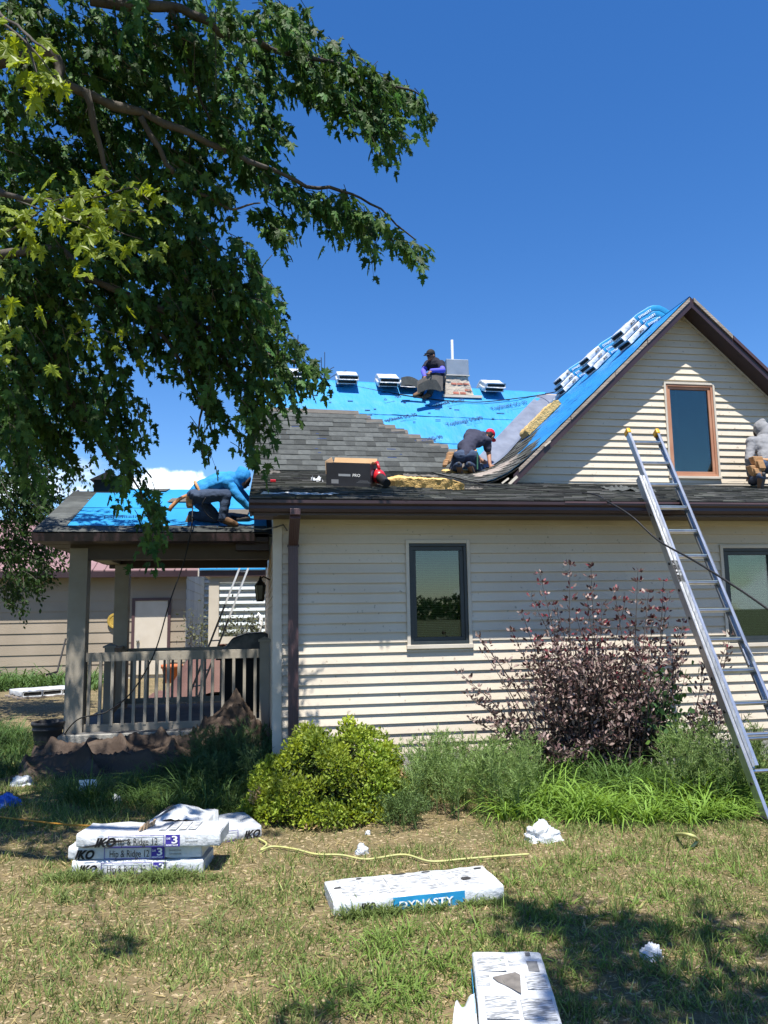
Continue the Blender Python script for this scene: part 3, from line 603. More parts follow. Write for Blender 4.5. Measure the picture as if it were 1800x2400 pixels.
# ================================================================== outbuilding on the left
shed = thing('garage', 'beige lap-sided outbuilding with reddish metal roof behind the porch', 'garage', (-6, 22, 0))
SX1 = aty(434, 1500, 22)[0]; SX0 = -13.; SEZ = 2.88
SSID = M('hardboard_siding', (.30, .25, .19), .7, (.36, .30, .23), .8, bump=.15, bs=30, rand=.05)
SSID2 = M('weathered_siding', (.38, .38, .36), .8, (.24, .25, .25), 2.2, stretch=(1, 1, .25), bump=.15)
d0, d1 = aty(315, 1500, 22)[0], aty(392, 1500, 22)[0]; dz1 = aty(350, 1408, 22)[2]
wl_ = MB().box(SX0, SX1-.01, 22.01, 22.12, 0, SEZ+.2).build('wall', TRIM, shed)
siding(wl_, 22., .12, SEZ+.1, lambda z: SX0, lambda z: SX1, [(d0-.08, d1+.08, 0, dz1+.08)], e=.285, joints=1, mat=SSID, lip=.02)
sw = MB().box(SX1-.1, SX1-.01, 22.0, 29, 0, SEZ+1.2).build('side_wall', TRIM, shed); z = .12
while z < SEZ+.9: MB().hexa([(SX1-.01, 22.0, z), (SX1+.02, 22.0, z), (SX1+.02, 29, z), (SX1-.01, 29, z), (SX1-.01, 22.0, z+.285), (SX1+.004, 22.0, z+.285), (SX1+.004, 29, z+.285), (SX1-.01, 29, z+.285)]).build('siding_board', SSID2, sw); z += .285
dr = MB().box(d0, d1, 21.97, 22.02, .1, dz1).build('door', M('cream_door', (.62, .56, .47), .5, (.57, .51, .42), 3), shed)
MB().box(d0-.08, d0, 21.95, 22.02, .05, dz1+.08).build('jamb', PURPF, shed); MB().box(d1, d1+.08, 21.95, 22.02, .05, dz1+.08).build('jamb', PURPF, shed); MB().box(d0, d1, 21.95, 22.02, dz1, dz1+.08).build('lintel', PURPF, shed)
MB().lathe([(0, -.02), (.04, -.02), (.045, .02), (0, .035)], (d0+.1, 21.93, 1.0), 10).build('knob', ALU, dr)
ROOFM = M('red_metal_roof', (.22, .13, .13), .5, (.27, .165, .16), 1.5, spec=.5)
rsl = .42; rz = lambda y: SEZ+rsl*(y-21.55)
MB().hexa([(SX0, 21.55, SEZ), (SX1+.35, 21.55, SEZ), (SX1+.35, 26, rz(26)), (SX0, 26, rz(26)), (SX0, 21.55, SEZ+.03), (SX1+.35, 21.55, SEZ+.03), (SX1+.35, 26, rz(26)+.03), (SX0, 26, rz(26)+.03)]).build('metal_roof', ROOFM, shed)
MB().hexa([(SX0, 26, rz(26)), (SX1+.35, 26, rz(26)), (SX1+.35, 30.5, SEZ), (SX0, 30.5, SEZ), (SX0, 26, rz(26)+.03), (SX1+.35, 26, rz(26)+.03), (SX1+.35, 30.5, SEZ+.03), (SX0, 30.5, SEZ+.03)]).build('metal_roof', ROOFM, shed)
for x in np.arange(SX0, SX1+.3, .305): MB().hexa([(x, 21.53, SEZ+.03), (x+.04, 21.53, SEZ+.03), (x+.04, 26, rz(26)+.03), (x, 26, rz(26)+.03), (x+.01, 21.53, SEZ+.055), (x+.03, 21.53, SEZ+.055), (x+.03, 26, rz(26)+.055), (x+.01, 26, rz(26)+.055)]).build('roof_rib', ROOFM, shed)
MB().box(SX0, SX1+.35, 21.53, 21.56, SEZ-.16, SEZ-.005).build('fascia', BROWN, shed); MB().box(SX0, SX1+.3, 21.56, 22.0, SEZ-.14, SEZ-.12).build('soffit', BROWN, shed)
MB().hexa([(SX1+.35, 21.5, SEZ-.16), (SX1+.38, 21.5, SEZ-.16), (SX1+.38, 26, rz(26)-.16), (SX1+.35, 26, rz(26)-.16), (SX1+.35, 21.5, SEZ+.07), (SX1+.38, 21.5, SEZ+.07), (SX1+.38, 26, rz(26)+.07), (SX1+.35, 26, rz(26)+.07)]).build('rake_trim', TRIM, shed)
# round yellow sign on the wall
c = aty(270, 1455, 21.93); pla = MB(); pla.lathe([(0, -.02), (.2, -.02), (.21, 0), (.2, .015), (.15, .015), (.14, .004), (0, .004)], (0, 0, 0), 28)
plo = pla.build('wall_plaque', M('brass_yellow', (.50, .34, .07), .5, (.36, .24, .05), 12), None); plo.location = vec(c); plo.rotation_euler = (rad(90), 0, 0); tag(plo, 'round yellow plaque on the outbuilding wall left of its door', 'plaque')
# rear roof and post between the buildings
rp = thing('rear_porch', 'low rear porch roof with blue underlay and beige post in the gap', 'porch', (-1.2, 17, 0))
YQ = 17.; xq0, xq1 = aty(468, 1345, YQ)[0], XC-.02; zq0, zq1 = aty(500, 1351, YQ)[2], aty(500, 1337, YQ)[2]
MB().box(xq0, xq1, YQ, YQ+.03, zq0, zq1).build('fascia', PURPF, rp); MB().hexa([(xq0, YQ-.05, zq1+.005), (xq1, YQ-.05, zq1+.005), (xq1, YQ+2.2, zq1+.55), (xq0, YQ+2.2, zq1+.55), (xq0, YQ-.05, zq1+.03), (xq1, YQ-.05, zq1+.03), (xq1, YQ+2.2, zq1+.58), (xq0, YQ+2.2, zq1+.58)]).build('underlay_sheet', FELTB, rp)
MB().box(xq0+.1, xq1, YQ+.03, YQ+2.2, zq0+.0, zq0+.02).build('soffit', TRIM, rp); MB().box(xq0+.2, xq1, YQ+.1, YQ+.25, zq0-.12, zq0-.002).build('beam', TRIM, rp)
xa, xb = aty(488, 1450, YQ)[0], aty(512, 1450, YQ)[0]; MB().box(xa, xb, YQ+.08, YQ+.3, 0, zq0-.12).build('post', TRIM, rp); MB().box(xa, xq1, YQ+.1, YQ+.18, 1.05, 1.2).build('top_rail', TRIM, rp)
# ribbed white building far behind
far = thing('metal_building', 'white ribbed metal building seen through the porch', 'building', (0, 29, 0))
RIB = M('ribbed_white_steel', (.62, .66, .64), .3, (.55, .6, .58), 2, spec=.6, metal=.2)
rb = []; 
for k in range(15): z = k*.26; rb += [(28.9, z), (28.93, z+.09), (29.06, z+.14), (29.06, z+.21)]
m = MB(); 
for (y0, z0), (y1, z1) in zip(rb[:-1], rb[1:]): m.quad((-2.6, y0, z0), (6, y0, z0), (6, y1, z1), (-2.6, y1, z1))
m.build('ribbed_wall', RIB, far); MB().box(-2.6, 6, 29.1, 36, 0, 3.9).build('body', RIB, far); MB().prism([(-2.7, 28.8, 3.9), (-2.7, 36, 3.9), (-2.7, 32.4, 5.2)], (8.8, 0, 0)).build('roof', RIB, far)
# ================================================================== wrapped shingle bundles
random.seed(5)
def rrect(W, T, r=.013, lump=0, sd=0.):
    pts = []
    for cxs, cys, a0 in ((1, 1, 0), (-1, 1, 90), (-1, -1, 180), (1, -1, 270)):
        for k in range(3): a = rad(a0+45*k); pts.append((cxs*(W/2-r)+r*math.cos(a), cys*(T/2-r)+r*math.sin(a)))
    # extra points on the long faces so that the paper can sag
    out = []
    for i, p in enumerate(pts):
        out.append(p); q = pts[(i+1) % len(pts)]
        if abs(p[0]-q[0]) > W*.4: out += [(p[0]+(q[0]-p[0])*k/4, p[1]+(q[1]-p[1])*k/4) for k in (1, 2, 3)]
    return out
def sweep(m, path, nrm, w, W, T, sd=0., lump=.004, sc=1., mi=0, cap=None):
    path = [np.array(p, float) for p in path]; w = np.array(w, float); w /= np.linalg.norm(w); sec = rrect(W*sc, T*sc); n = len(sec); o = len(m.v)
    for p, N in zip(path, nrm):
        N = np.array(N, float); N /= np.linalg.norm(N)
        for a, b in sec:
            q = p+w*a+N*b; h = lump*mnoise.noise(Vector(q*9)+Vector((sd, 0, 0)))+lump*.6*mnoise.noise(Vector(q*31)+Vector((sd, 0, 0))); m.v.append(tuple(q+N*h+w*h*.5))
    for i in range(len(path)-1):
        for k in range(n): a = o+i*n+k; b = o+i*n+(k+1) % n; m.f.append([a, b, b+n, a+n]); m.m.append(mi)
    if cap is not None:
        for i in (0, len(path)-1): m.f.append(list(range(o+i*n, o+i*n+n))[::(-1 if i == 0 else 1)]); m.m.append(cap)
    return m
def bundle(label, path, nrm, w, W=.33, T=.085, group=None, sd=0., band=None, open_ends=True, ends_dark=True, lump=.004):
    m = MB(); sweep(m, path, nrm, w, W, T, sd, lump)
    if ends_dark:
        ns = len(rrect(W, T)); wn_ = np.array(w, float)/np.linalg.norm(w)
        for i in (0, len(path)-1):
            N_ = np.array(nrm[i], float); N_ /= np.linalg.norm(N_); o_ = len(m.v)
            for a, b in rrect(W*.9, T*.62, .018): m.v.append(tuple(np.array(path[i])+wn_*a+N_*b))
            for k in range(ns): m.f.append([i*ns+k, i*ns+(k+1) % ns, o_+(k+1) % ns, o_+k]); m.m.append(0)
    o = m.build('shingle_bundle', WRAP, None, True); tag(o, label, 'shingle bundle', group)
    c = MB(); P = [np.array(p, float) for p in path]; P2 = list(P)
    ins = .012 if ends_dark else -.004
    P2[0] = P[0]+(P[1]-P[0])/np.linalg.norm(P[1]-P[0])*ins; P2[-1] = P[-1]+(P[-2]-P[-1])/np.linalg.norm(P[-2]-P[-1])*ins
    sweep(c, P2, nrm, w, (W-.012)*(.92 if ends_dark else 1), (T-.012)*(.78 if ends_dark else 1), sd, lump*.3, cap=0); c.build('shingle_end' if ends_dark else 'folded_end', RAWSH if ends_dark else WRAP, o)
    if band:
        i0, i1 = band; b = MB(); sweep(b, path[i0:i1+1], nrm[i0:i1+1], w, W+.006, T+.006, sd, lump); b.build('blue_band', WRAPB, o, True)
    return o
# --- draped over the main ridge
def ridge_path(x, front, back, h):
    sf = np.array((0, 1, 1.04))/math.hypot(1, 1.04); top = np.array((x, YR, zr(x)+.03)); P = []; N = []
    nf = np.array((0, -1.04, 1))/math.hypot(1, 1.04); nb = np.array((0, .45, 1))/math.hypot(1, .45); sb = np.array((0, 1, -.45))/math.hypot(1, .45)
    for d in np.linspace(front, .1, 6):
        k = .62*min(1, max(0, (d-.08)/.25)); n_ = nf*(1-k)+np.array((0, -.05, 1.))*k; n_ /= np.linalg.norm(n_); P.append(top-sf*d+nf*h+np.array((0, -.10, .13))*(d/front)**1.6*.8); N.append(n_)
    for k in (.25, .5, .75): n_ = nf*(1-k)+nb*k; n_ /= np.linalg.norm(n_); P.append(top+n_*(h+.0)-np.array((0, 0, .03))); N.append(n_)
    for d in np.linspace(.1, back, 4): P.append(top+sb*d+nb*h); N.append(nb)
    return P, N
def xr_at(px): return aty(px, 905, 14.55)[0]
G1 = 'shingle bundles draped over the main ridge'
for i, (px, fr_, n, lab) in enumerate(((690, .42, 2, 'partly hidden behind maple leaves'), (813, .42, 2, 'right of the black wires'), (908, .44, 2, 'left of the opened one'), (1154, .40, 2, 'right of the chimney'))):
    for k in range(n):
        x = xr_at(px)+(.012 if k else -.01); P, N = ridge_path(x, fr_-(.03 if k else 0)+.03*k, .4, .06+.095*k)
        bundle(('upper' if k else 'lower')+' white shingle bundle on the ridge, '+lab, P, N, (1, 0, 0), .40, .09, G1, sd=i*3+k, lump=.007)
P, N = ridge_path(xr_at(958), .40, .4, .06); bundle('opened shingle bundle on the ridge at the feet of the seated worker', P, N, (1, 0, 0), .40, .085, G1, sd=40, lump=.012)
# --- draped over the gable ridge
def gable_path(y, left, right, h):
    sl_ = np.array((1, 0, ML))/math.hypot(1, ML); nl = np.array((-ML, 0, 1))/math.hypot(1, ML); nr = np.array((MR, 0, 1))/math.hypot(1, MR); sr = np.array((1, 0, -MR))/math.hypot(1, MR)
    top = np.array((PX, y, PZ+.02)); P = []; N = []
    for d in np.linspace(left, .12+h*.35, 7): P.append(top-sl_*d+nl*h); N.append(nl)
    for k in (.2, .4, .6, .8): n_ = nl*(1-k)+nr*k; n_ /= np.linalg.norm(n_); P.append(top+n_*(h)+np.array((0, 0, -.05))); N.append(n_)
    for d in np.linspace(.12+h*.35, right, 4): P.append(top+sr*d+nr*h); N.append(nr)
    return P, N
G2 = 'shingle bundles draped over the gable ridge'
piles = ((10.75, .62, 3, 'pile nearest the gable peak'), (12.05, .60, 3, 'middle pile on the gable ridge'), (13.4, .52, 3, 'lowest looking pile near the valley'))
for i, (y, lf, n, lab) in enumerate(piles):
    for k in range(n):
        P, N = gable_path(y+.17, lf+(.0, .05, -.03)[k]+(.08 if (i == 2 and k == 0) else 0), .35, .055+.095*k)
        o = bundle('%s white and blue shingle bundle of the %s' % (('bottom', 'middle', 'top')[k], lab), P, N, (0, 1, 0), .36, .09, G2, sd=60+i*5+k, band=(5, 11), lump=.008)
        a, b = P[1], P[5]; t = b-a; nn = N[2]
        text('IKO', .055, a+t*.45-nn*.022-np.array((0, .184+.004, 0)), t, nn, BLACK, o, shear=.2, bold=.03)
        a, b = P[5], P[8]; text('DYNASTY', .05, a+(b-a)*.12-N[6]*.02-np.array((0, .19, 0)), b-a, N[6], WHITEINK, o, bold=.02, width=.26)
P, N = gable_path(13.7, .95, .3, .05); tag(MB().tube([np.array((PX-.62, 13.75, crossz(PX-.62)+.05)), np.array((PX-.45, 13.7, crossz(PX-.45)+.06)), np.array((PX-.3, 13.6, crossz(PX-.3)+.07))], [.03, .045, .03], 7).build('plastic_scrap', WRAP, None, True), 'rolled white wrapper scrap at the top of the valley', 'wrapper')
# --- flat bundles on the lawn
def flat_bundle(label, a, b, depth, W, T, z, group, sd, arch=None, n=14, lump=.005):
    a, b = np.array(a, float), np.array(b, float); a[2] = b[2] = 0; t = b-a; L = np.linalg.norm(t); t /= L
    d = np.array((-t[1], t[0], 0)); P = []; N = []
    for k in range(n+1): u = k/n; h = arch(u) if arch else 0.; P.append(a+t*L*u+d*W/2+np.array((0, 0, z+T/2+h))); N.append((0, 0, 1))
    if arch:
        for k in range(n+1):
            q = P[min(n, k+1)]-P[max(0, k-1)]; N[k] = np.cross(d, -q)*1.0; N[k] = N[k] if N[k][2] > 0 else -N[k]
    return bundle(label, P, N, d, W, T, group, sd, lump=lump, ends_dark=False), a, t, d
def face_print(o, a, t, d, z, T, items):
    """flat print on the long side that faces the lawn: items (kind, start, width, text)"""
    up = (0, 0, 1)
    for kind, s, wd, tx in items:
        p = a+t*s-d*.006+np.array((0, 0, z))
        if kind == 'brand': text(tx, .075, p+np.array((0, 0, T*.12)), t, up, BLACK, o, shear=.35, bold=.05, width=wd)
        elif kind == 'word': text(tx, .062, p+np.array((0, 0, T*.2)), t, up, BLACK, o, width=wd)
        elif kind == 'frame':
            m = MB(); e = .004
            for (q0, q1, r0, r1) in ((0, wd, .005, .005+e), (0, wd, T-.012, T-.012+e), (0, e, .005, T-.008), (wd-e, wd, .005, T-.008)):
                m.quad(p+t*q0+np.array((0, 0, r0)), p+t*q1+np.array((0, 0, r0)), p+t*q1+np.array((0, 0, r1)), p+t*q0+np.array((0, 0, r1)))
            m.build('printed_frame', PURP, o)
        elif kind == 'block':
            MB().obox(p+t*wd/2+np.array((0, 0, T/2-.002)), t*wd/2, d*.0008, (0, 0, T/2-.006)).build('printed_block', PURP if tx != 'blue' else WRAPB, o)
        elif kind == 'wtext': text(tx[0], tx[1], p+np.array((0, 0, tx[2]))-d*.003, t, up, WHITEINK, o, bold=.02, width=wd)
        elif kind == 'small': text(tx[0], tx[1], p+np.array((0, 0, tx[2])), t, up, BLACK, o, width=wd)
G3 = 'hip and ridge bundles piled on the lawn'
FL, FR = atz(168, 2052, 0), atz(474, 2048, 0); L0 = np.linalg.norm(FR-FL); tt = (FR-FL)/L0
names = ('bottom bundle of the lawn pile, grass against its lower edge', 'middle bundle of the lawn pile, mostly covered by the one above', 'top bundle of the lawn pile with a torn black strip on its left front')
for k in range(3):
    sh = (.0, -.03, .03)[k]; dy = (0, .015, -.035)[k]; a = FL+tt*sh+np.array((0, dy, 0)); b = a+tt*(L0+(.0, .02, .08)[k])+np.array((0, (.0, .015, .01)[k], 0)); z = .088*k
    o, a_, t_, d_ = flat_bundle(names[k], a, b, 1, .30, .085, z, G3, 80+k, n=18, lump=.007); W_ = np.linalg.norm(b-a)
    face_print(o, a_, t_, d_, z, .085, [('brand', .05*W_ if k != 2 else .13*W_, .15*W_, 'IKO'), ('frame', .225*W_ if k != 1 else .27*W_, .39*W_, ''), ('word', .27*W_ if k != 1 else .31*W_, .30*W_, 'Hip & Ridge 12'), ('block', .625*W_, .10*W_, ''), ('wtext', .665*W_, .045*W_, ('3', .065, .026)), ('wtext', .63*W_, .085*W_, ('RESISTANT', .014, .010)), ('wtext', .632*W_, .028*W_, ('CLASS', .016, .05)), ('small', .76*W_, .09*W_, ('Emerald Green', .016, .05)), ('small', .76*W_, .09*W_, ('Vert emeraude', .016, .028))])
    if k == 2:
        q = lambda s, zz: a_+t_*s*W_-d_*.009+np.array((0, 0, z+zz))
        MB().add([q(.03, .012), q(.12, .022), q(.25, .048), q(.40, .052), q(.30, .035), q(.2, .028), q(.14, .012), q(.06, .004)], [tuple(range(8))]).build('torn_strip', RAWSH, o)
        w_ = MB(); c0 = a_+t_*.43*W_+d_*.12+np.array((0, 0, z+.092))
        for j in range(5): w_.obox(c0+t_*(.012*j)+d_*(.03*j-.06)+np.array((0, 0, .012)), t_*.006, d_*.02, np.array((0, 0, .012+.01*(j % 3)))+t_*.006)
        w_.build('splintered_flap', M('torn_card', (.42, .30, .19), .9), o)
        pr = MB()
        for j in range(4): pr.obox(a_+t_*(.58+.07*j)*W_+d_*.16+np.array((0, 0, z+.0915)), t_*.027*W_, d_*.10, (0, 0, .0006))
        pr.build('fine_print', GREYP, o); top3 = (a_, t_, d_, W_)
yh = FL[1]+.34; d_ = np.array((-tt[1], tt[0], 0)); hl, hr, ht = aty(330, 1950, yh), aty(486, 1950, yh), aty(405, 1900, yh)[2]; ha = np.array((hl[0], yh, 0)); hw = hr[0]-hl[0]; t_ = np.array((1., .06, 0))
def humpf(u, v):
    a, b = u-.45, v-.4; r = max(0, 1-abs(a/(.45 if a < 0 else .55))**1.25)*max(0, 1-abs(b/.6)**1.6); w = .012*mnoise.noise(Vector((u*5, v*5, 2.)))+.016*(.3-abs(mnoise.noise(Vector((u*9+v*7, v*3, 5.)))))
    return ha+t_*(u*hw)+d_*(v*.42)+np.array((0, 0, (ht if r > 0 else 0)*(.62+.38*r)+(w if r > .02 else 0)))
ho = tag(MB().grid(humpf, 34, 20).build('shingle_bundle', WRAP, None, True), 'white bundle humped up behind the lawn pile with a black patch', 'shingle bundle', G3)
pts = [(.14, .26), (.20, .36), (.28, .44), (.38, .44), (.44, .34), (.34, .24), (.22, .21)]
MB().add([np.array(humpf(a, b))+np.array((0, -.03, .022)) for a, b in pts]+[np.array(humpf(.28, .33))+np.array((0, -.034, .026))], [(i, (i+1) % 7, 7) for i in range(7)]).build('black_patch', RAWSH, ho)
ra, rb_ = atz(492, 1992, 0)+np.array((0, .12, 0)), atz(612, 1972, 0)+np.array((0, .1, 0)); ro_, a_, t_, d_ = flat_bundle('white bundle lying behind the right end of the lawn pile', ra, rb_, 1, .46, .09, 0., G3, 95, n=12, lump=.008)
face_print(ro_, a_, t_, d_, 0, .09, [('frame', .0, .2, ''), ('brand', .24, .13, 'IKO')])
DYN = [('block', .33, .42, 'blue'), ('wtext', .36, .32, ('DYNASTY', .05, .02)), ('brand', .14, .09, 'IKO')]
def fine_print(o, a, t, d, z, T, rows, W):
    L = rows[0]; 
    for j in range(L):
        u0 = .06+j*(.86/L); MB().obox(a+t*(u0+.40/L)*rows[1]+d*W*.5+np.array((0, 0, z+T+.0012)), t*(.39/L)*rows[1], d*W*.36, (0, 0, .0006)).build('fine_print', GREYP, o)
G4 = 'single shingle bundles lying flat on the lawn'
a, b = atz(784, 2152, 0), atz(1181, 2110, 0); o, a_, t_, d_ = flat_bundle('white bundle lying crosswise on the lawn with a blue printed side', a, b, 1, .36, .085, 0, G4, 101, n=20, lump=.006)
face_print(o, a_, t_, d_, 0, .085, DYN); fine_print(o, a_, t_, d_, 0, .085, (6, np.linalg.norm(b-a)), .36)
Lb = np.linalg.norm(b-a)
for (u, v, su, sv) in ((.05, .55, .025, .012), (.82, .42, .035, .028), (.95, .85, .03, .012), (.2, .88, .02, .01), (.45, .92, .05, .008), (.62, .9, .03, .01)):
    MB().prism([a_+t_*(u*Lb+su*math.cos(k*1.05)*(1+.3*math.sin(k*2.)))+d_*(v*.36+sv*math.sin(k*1.05))+np.array((0, 0, .0885)) for k in range(6)], (0, 0, .001)).build('torn_hole', RAWSH, o)
b0, b1 = atz(1106, 2229, .088), atz(1268, 2231, .088); b2 = atz(1128, 2520, .088); wv = b1-b0; wv[2] = 0; Wb = np.linalg.norm(wv); wv /= Wb; lt = np.array((wv[1], -wv[0], 0))
o, a_, t_, d_ = flat_bundle('white bundle pointing at the viewer with a triangular tear in its top', b0, b0+lt*1.0, 1, Wb, .085, 0, G4, 111, n=20, lump=.006)
def tp_(u, v, h=.0895): return a_+t_*u+d_*(v*Wb)+np.array((0, 0, h))
MB().prism([tp_(.26, .24), tp_(.21, .56), tp_(.235, .62), tp_(.40, .58), tp_(.34, .42), tp_(.30, .3)], (0, 0, .0015)).build('torn_hole', M('exposed_shingle', (.13, .12, .11), .95, (.19, .175, .16), 20, bump=.4, bs=200), o)
for (u0, u1, v0, v1, mt) in ((.05, .20, .06, .45, GREYP), (.06, .14, .5, .66, GREYP), (.10, .2, .75, .9, GREYD), (.22, .36, .68, .95, GREYP), (.42, .6, .1, .5, GREYP), (.44, .6, .55, .95, GREYP), (.64, .9, .1, .9, GREYP), (.01, .045, .76, .83, GREYD), (.24, .33, .03, .2, GREYP)):
    MB().obox(tp_((u0+u1)/2, (v0+v1)/2), t_*(u1-u0)/2, d_*(v1-v0)/2*Wb, (0, 0, .0006)).build('fine_print', mt, o)
sidey = lambda u, h: a_+t_*u+d_*(-.008)+np.array((0, 0, h))
MB().prism([sidey(.14, .02), sidey(.52, .02), sidey(.52, .07), sidey(.14, .07)], -d_*.002).build('blue_side_print', WRAPB, o)
sf = MB(); P = [tp_(.33, -.02, .07), tp_(.42, -.05, .05)]
def flap(u, v): q = tp_(.36+.3*u, -.02-.42*v*(.5+.5*u), .07+.02*math.sin(u*9)*v-.055*v+.03*math.sin(v*7+u*4)*v); return q
MB().grid(flap, 10, 8).build('wrapper_flap', WRAP, o, True)
# --- row of bundles far left by the outbuilding
G5 = 'row of shingle bundles lying by the outbuilding'
qa = atz(52, 1640, 0); qb = atz(200, 1628, 0); qt = (qb-qa); qt[2] = 0; qL = np.linalg.norm(qt); qt /= qL; qd = np.array((-qt[1], qt[0], 0))
for k in range(3):
    c = qa+qt*(.2+k*.40); P = [c+qd*s+np.array((0, 0, .10+.05*k*0)) for s in np.linspace(0, .95, 9)]
    bundle(('left', 'middle', 'right')[k]+' bundle of the row lying on the shaded grass by the outbuilding', P, [(0, 0, 1)]*9, qt, .39, .11, G5, sd=120+k, lump=.012)
MB().box(0, 0, 0, 0, 0, 0)
pal = thing('pallet', 'low wooden pallet under the row of bundles by the outbuilding', 'pallet', qa)
for s in (.05, .35, .65, .9): MB().obox(qa+qt*.6+qd*s+np.array((0, 0, .025)), qt*.68, qd*.05, (0, 0, .015)).build('slat', WOOD, pal)
# ================================================================== extension ladder
lad = thing('extension_ladder', 'aluminium extension ladder leaning on the gutter with yellow top caps', 'ladder', (4.05, 5.6, 0))
foot = atz(1797, 1930, 0); gx = aty(1517, 1180, YE-.13); dirL = gx-foot; dirL /= np.linalg.norm(dirL); sx = np.array((1., 0, 0)); nL = np.cross(sx, dirL); nL = nL/np.linalg.norm(nL)
if nL[1] > 0: nL = -nL          # towards the viewer
WB, WFl = .43, .36
tl = (aty(1471, 1012, 7.75)-foot)@dirL; Lb_ = 3.55; rs = .305
def channel(m, a, b, flip, w=.026, d=.082, t=.006):
    a, b = np.array(a), np.array(b); c = (a+b)/2; h = (b-a)/2
    m.obox(c, sx*t/2, nL*d/2, h); 
    for s in (-1, 1): m.obox(c+sx*flip*(w/2)+nL*s*(d/2-t/2), sx*w/2, nL*t/2, h*.9999)
for s, nm in ((0, -1), (1, 1)):
    a = foot+sx*WB*s; m = MB(); channel(m, a, a+dirL*Lb_, 1 if s == 0 else -1); ro = m.build('base_rail', ALU, lad)
    MB().obox(a+sx*(.012 if s == 0 else -.012)+np.array((0, 0, .02)), sx*.03, (0, .06, 0), (0, 0, .02)).build('foot_pad', RUBB, ro)
    f0 = a+sx*(.032 if s == 0 else -.032)+nL*.055+dirL*.42; f1 = a+sx*(.032 if s == 0 else -.032)+nL*.055+dirL*tl
    m = MB(); channel(m, f0, f1, 1 if s == 0 else -1, d=.07); fo = m.build('fly_rail', ALU, lad)
    MB().obox(f1+sx*(.012 if s == 0 else -.012), sx*.022, nL*.045, dirL*.035).build('end_cap', YELL, fo, bevel=.012)
    for k in range(1, 11):
        p = a+dirL*(rs*k)+nL*.0; MB().lathe([(0, -.004), (.013, -.004), (.013, .004), (0, .004)], (0, 0, 0), 8)
        r_ = MB(); q = p-sx*(.006 if s == 0 else -.006); r_.tube([q-sx*.004, q+sx*.004], .014, 8); r_.build('rung_rivet', RUBB, ro)
k = 0; s_ = .5
for i in range(int((tl-.55)/rs)+1):
    p = foot+dirL*(tl-.16-rs*i)+nL*.055; m = MB(); m.tube([p+sx*.035, p+sx*(WB-.035)], .021, 8); m.obox(p+sx*WB/2+nL*.008-np.array((0, 0, .0))+np.array((0, 0, .012)), sx*(WB/2-.036), (0, .016, 0), (0, 0, .004)); m.build('rung', ALU, lad)
for i in range(1, 11):
    p = foot+dirL*(rs*i+.1); 
    if rs*i+.1 < 1.0: MB().tube([p+sx*.006, p+sx*(WB-.006)], .016, 8).build('rung', ALU, lad)
lk = foot+dirL*1.37+sx*(WB-.05)+nL*.06; m = MB(); m.tube([lk+dirL*.14+nL*.02, lk+nL*.05, lk+nL*.02-dirL*.05], .009, 6); m.tube([lk-sx*.03+dirL*.1, lk-sx*.03-dirL*.06], .009, 6); m.build('rung_lock', ALU, lad)
kp = foot+dirL*2.42-sx*.0045+nL*.03; text('KELLER', .05, kp+sx*.0-nL*.0, -dirL, np.cross(-dirL, sx)*-1, BLACK, lad, 'lettering', bold=.04, width=.27)
# the same word on the edge that faces the viewer
text('KELLER', .032, foot+dirL*2.45+nL*.043+sx*.0, -dirL, sx, BLACK, lad, 'lettering', bold=.05, width=.26)
# ================================================================== things on the low roof
def lowpt(x, y):
    d = ray(x, y); t = (2.75-.238*7.34-EYE)/(d[2]-.238*d[1]); return CP+d*t
LN = np.array((0, -.238, 1.)); LN /= np.linalg.norm(LN); LU = np.array((0, 1, .238)); LU /= np.linalg.norm(LU)
# black carton with open flaps
a, b = lowpt(765, 1140), lowpt(868, 1144); bxd = b-a; bw = np.linalg.norm(bxd); bxd /= bw; byd = np.cross(LN, bxd); up = np.array((0, 0, 1.)); h = aty(762, 1087, a[1])[2]-a[2]
BOXB = M('black_carton', (.012, .013, .018), .45, (.02, .022, .03), 3, spec=.4); CARD = M('brown_card', (.46, .30, .17), .9, (.40, .26, .14), 6)
carton = thing('carton', 'open black carton with brown inner flaps on the low roof', 'box', a)
D = .30; c0 = a+up*.01; t_ = .006
for (p, ax, ln, nm) in ((c0, bxd, bw, 'front_panel'), (c0+byd*D, bxd, bw, 'back_panel')): MB().obox(p+ax*ln/2+up*h/2, ax*ln/2, byd*t_/2, up*h/2).build(nm, BOXB, carton)
for k in (0, 1): MB().obox(c0+bxd*(bw*k)+byd*D/2+up*h/2, bxd*t_/2, byd*(D/2-.004), up*h/2).build('side_panel', BOXB, carton)
MB().obox(c0+bxd*bw/2+byd*D/2+up*.004, bxd*bw/2, byd*D/2, up*.003).build('bottom_panel', CARD, carton)
for (p, e, ln) in ((c0+byd*D+up*h, byd*.04+up*.06, 1), (c0+up*h, -byd*.10-up*.02, 0)): 
    if ln: MB().prism([p, p+bxd*bw, p+bxd*bw+e, p+e], byd*.004).build('flap', CARD, carton)
e = -bxd*.04+up*.09; p = c0+up*h; MB().prism([p-up*.14, p+byd*D-up*.02, p+byd*D+e*.7, p+e*.25], -bxd*.004).build('flap', CARD, carton)
p = c0+bxd*bw+up*h; e = bxd*.03+up*.03; MB().prism([p, p+byd*D, p+byd*D+e-up*.03, p+e], bxd*.004).build('flap', CARD, carton)
text('PRO', .05, c0+bxd*.33+up*.12-byd*.006, bxd, up, WHITEINK, carton); MB().obox(c0+bxd*.23+up*.136-byd*.004, bxd*.075, byd*.0006, up*.014).build('printed_strip', M('grey_strip', (.22, .24, .27), .5), carton)
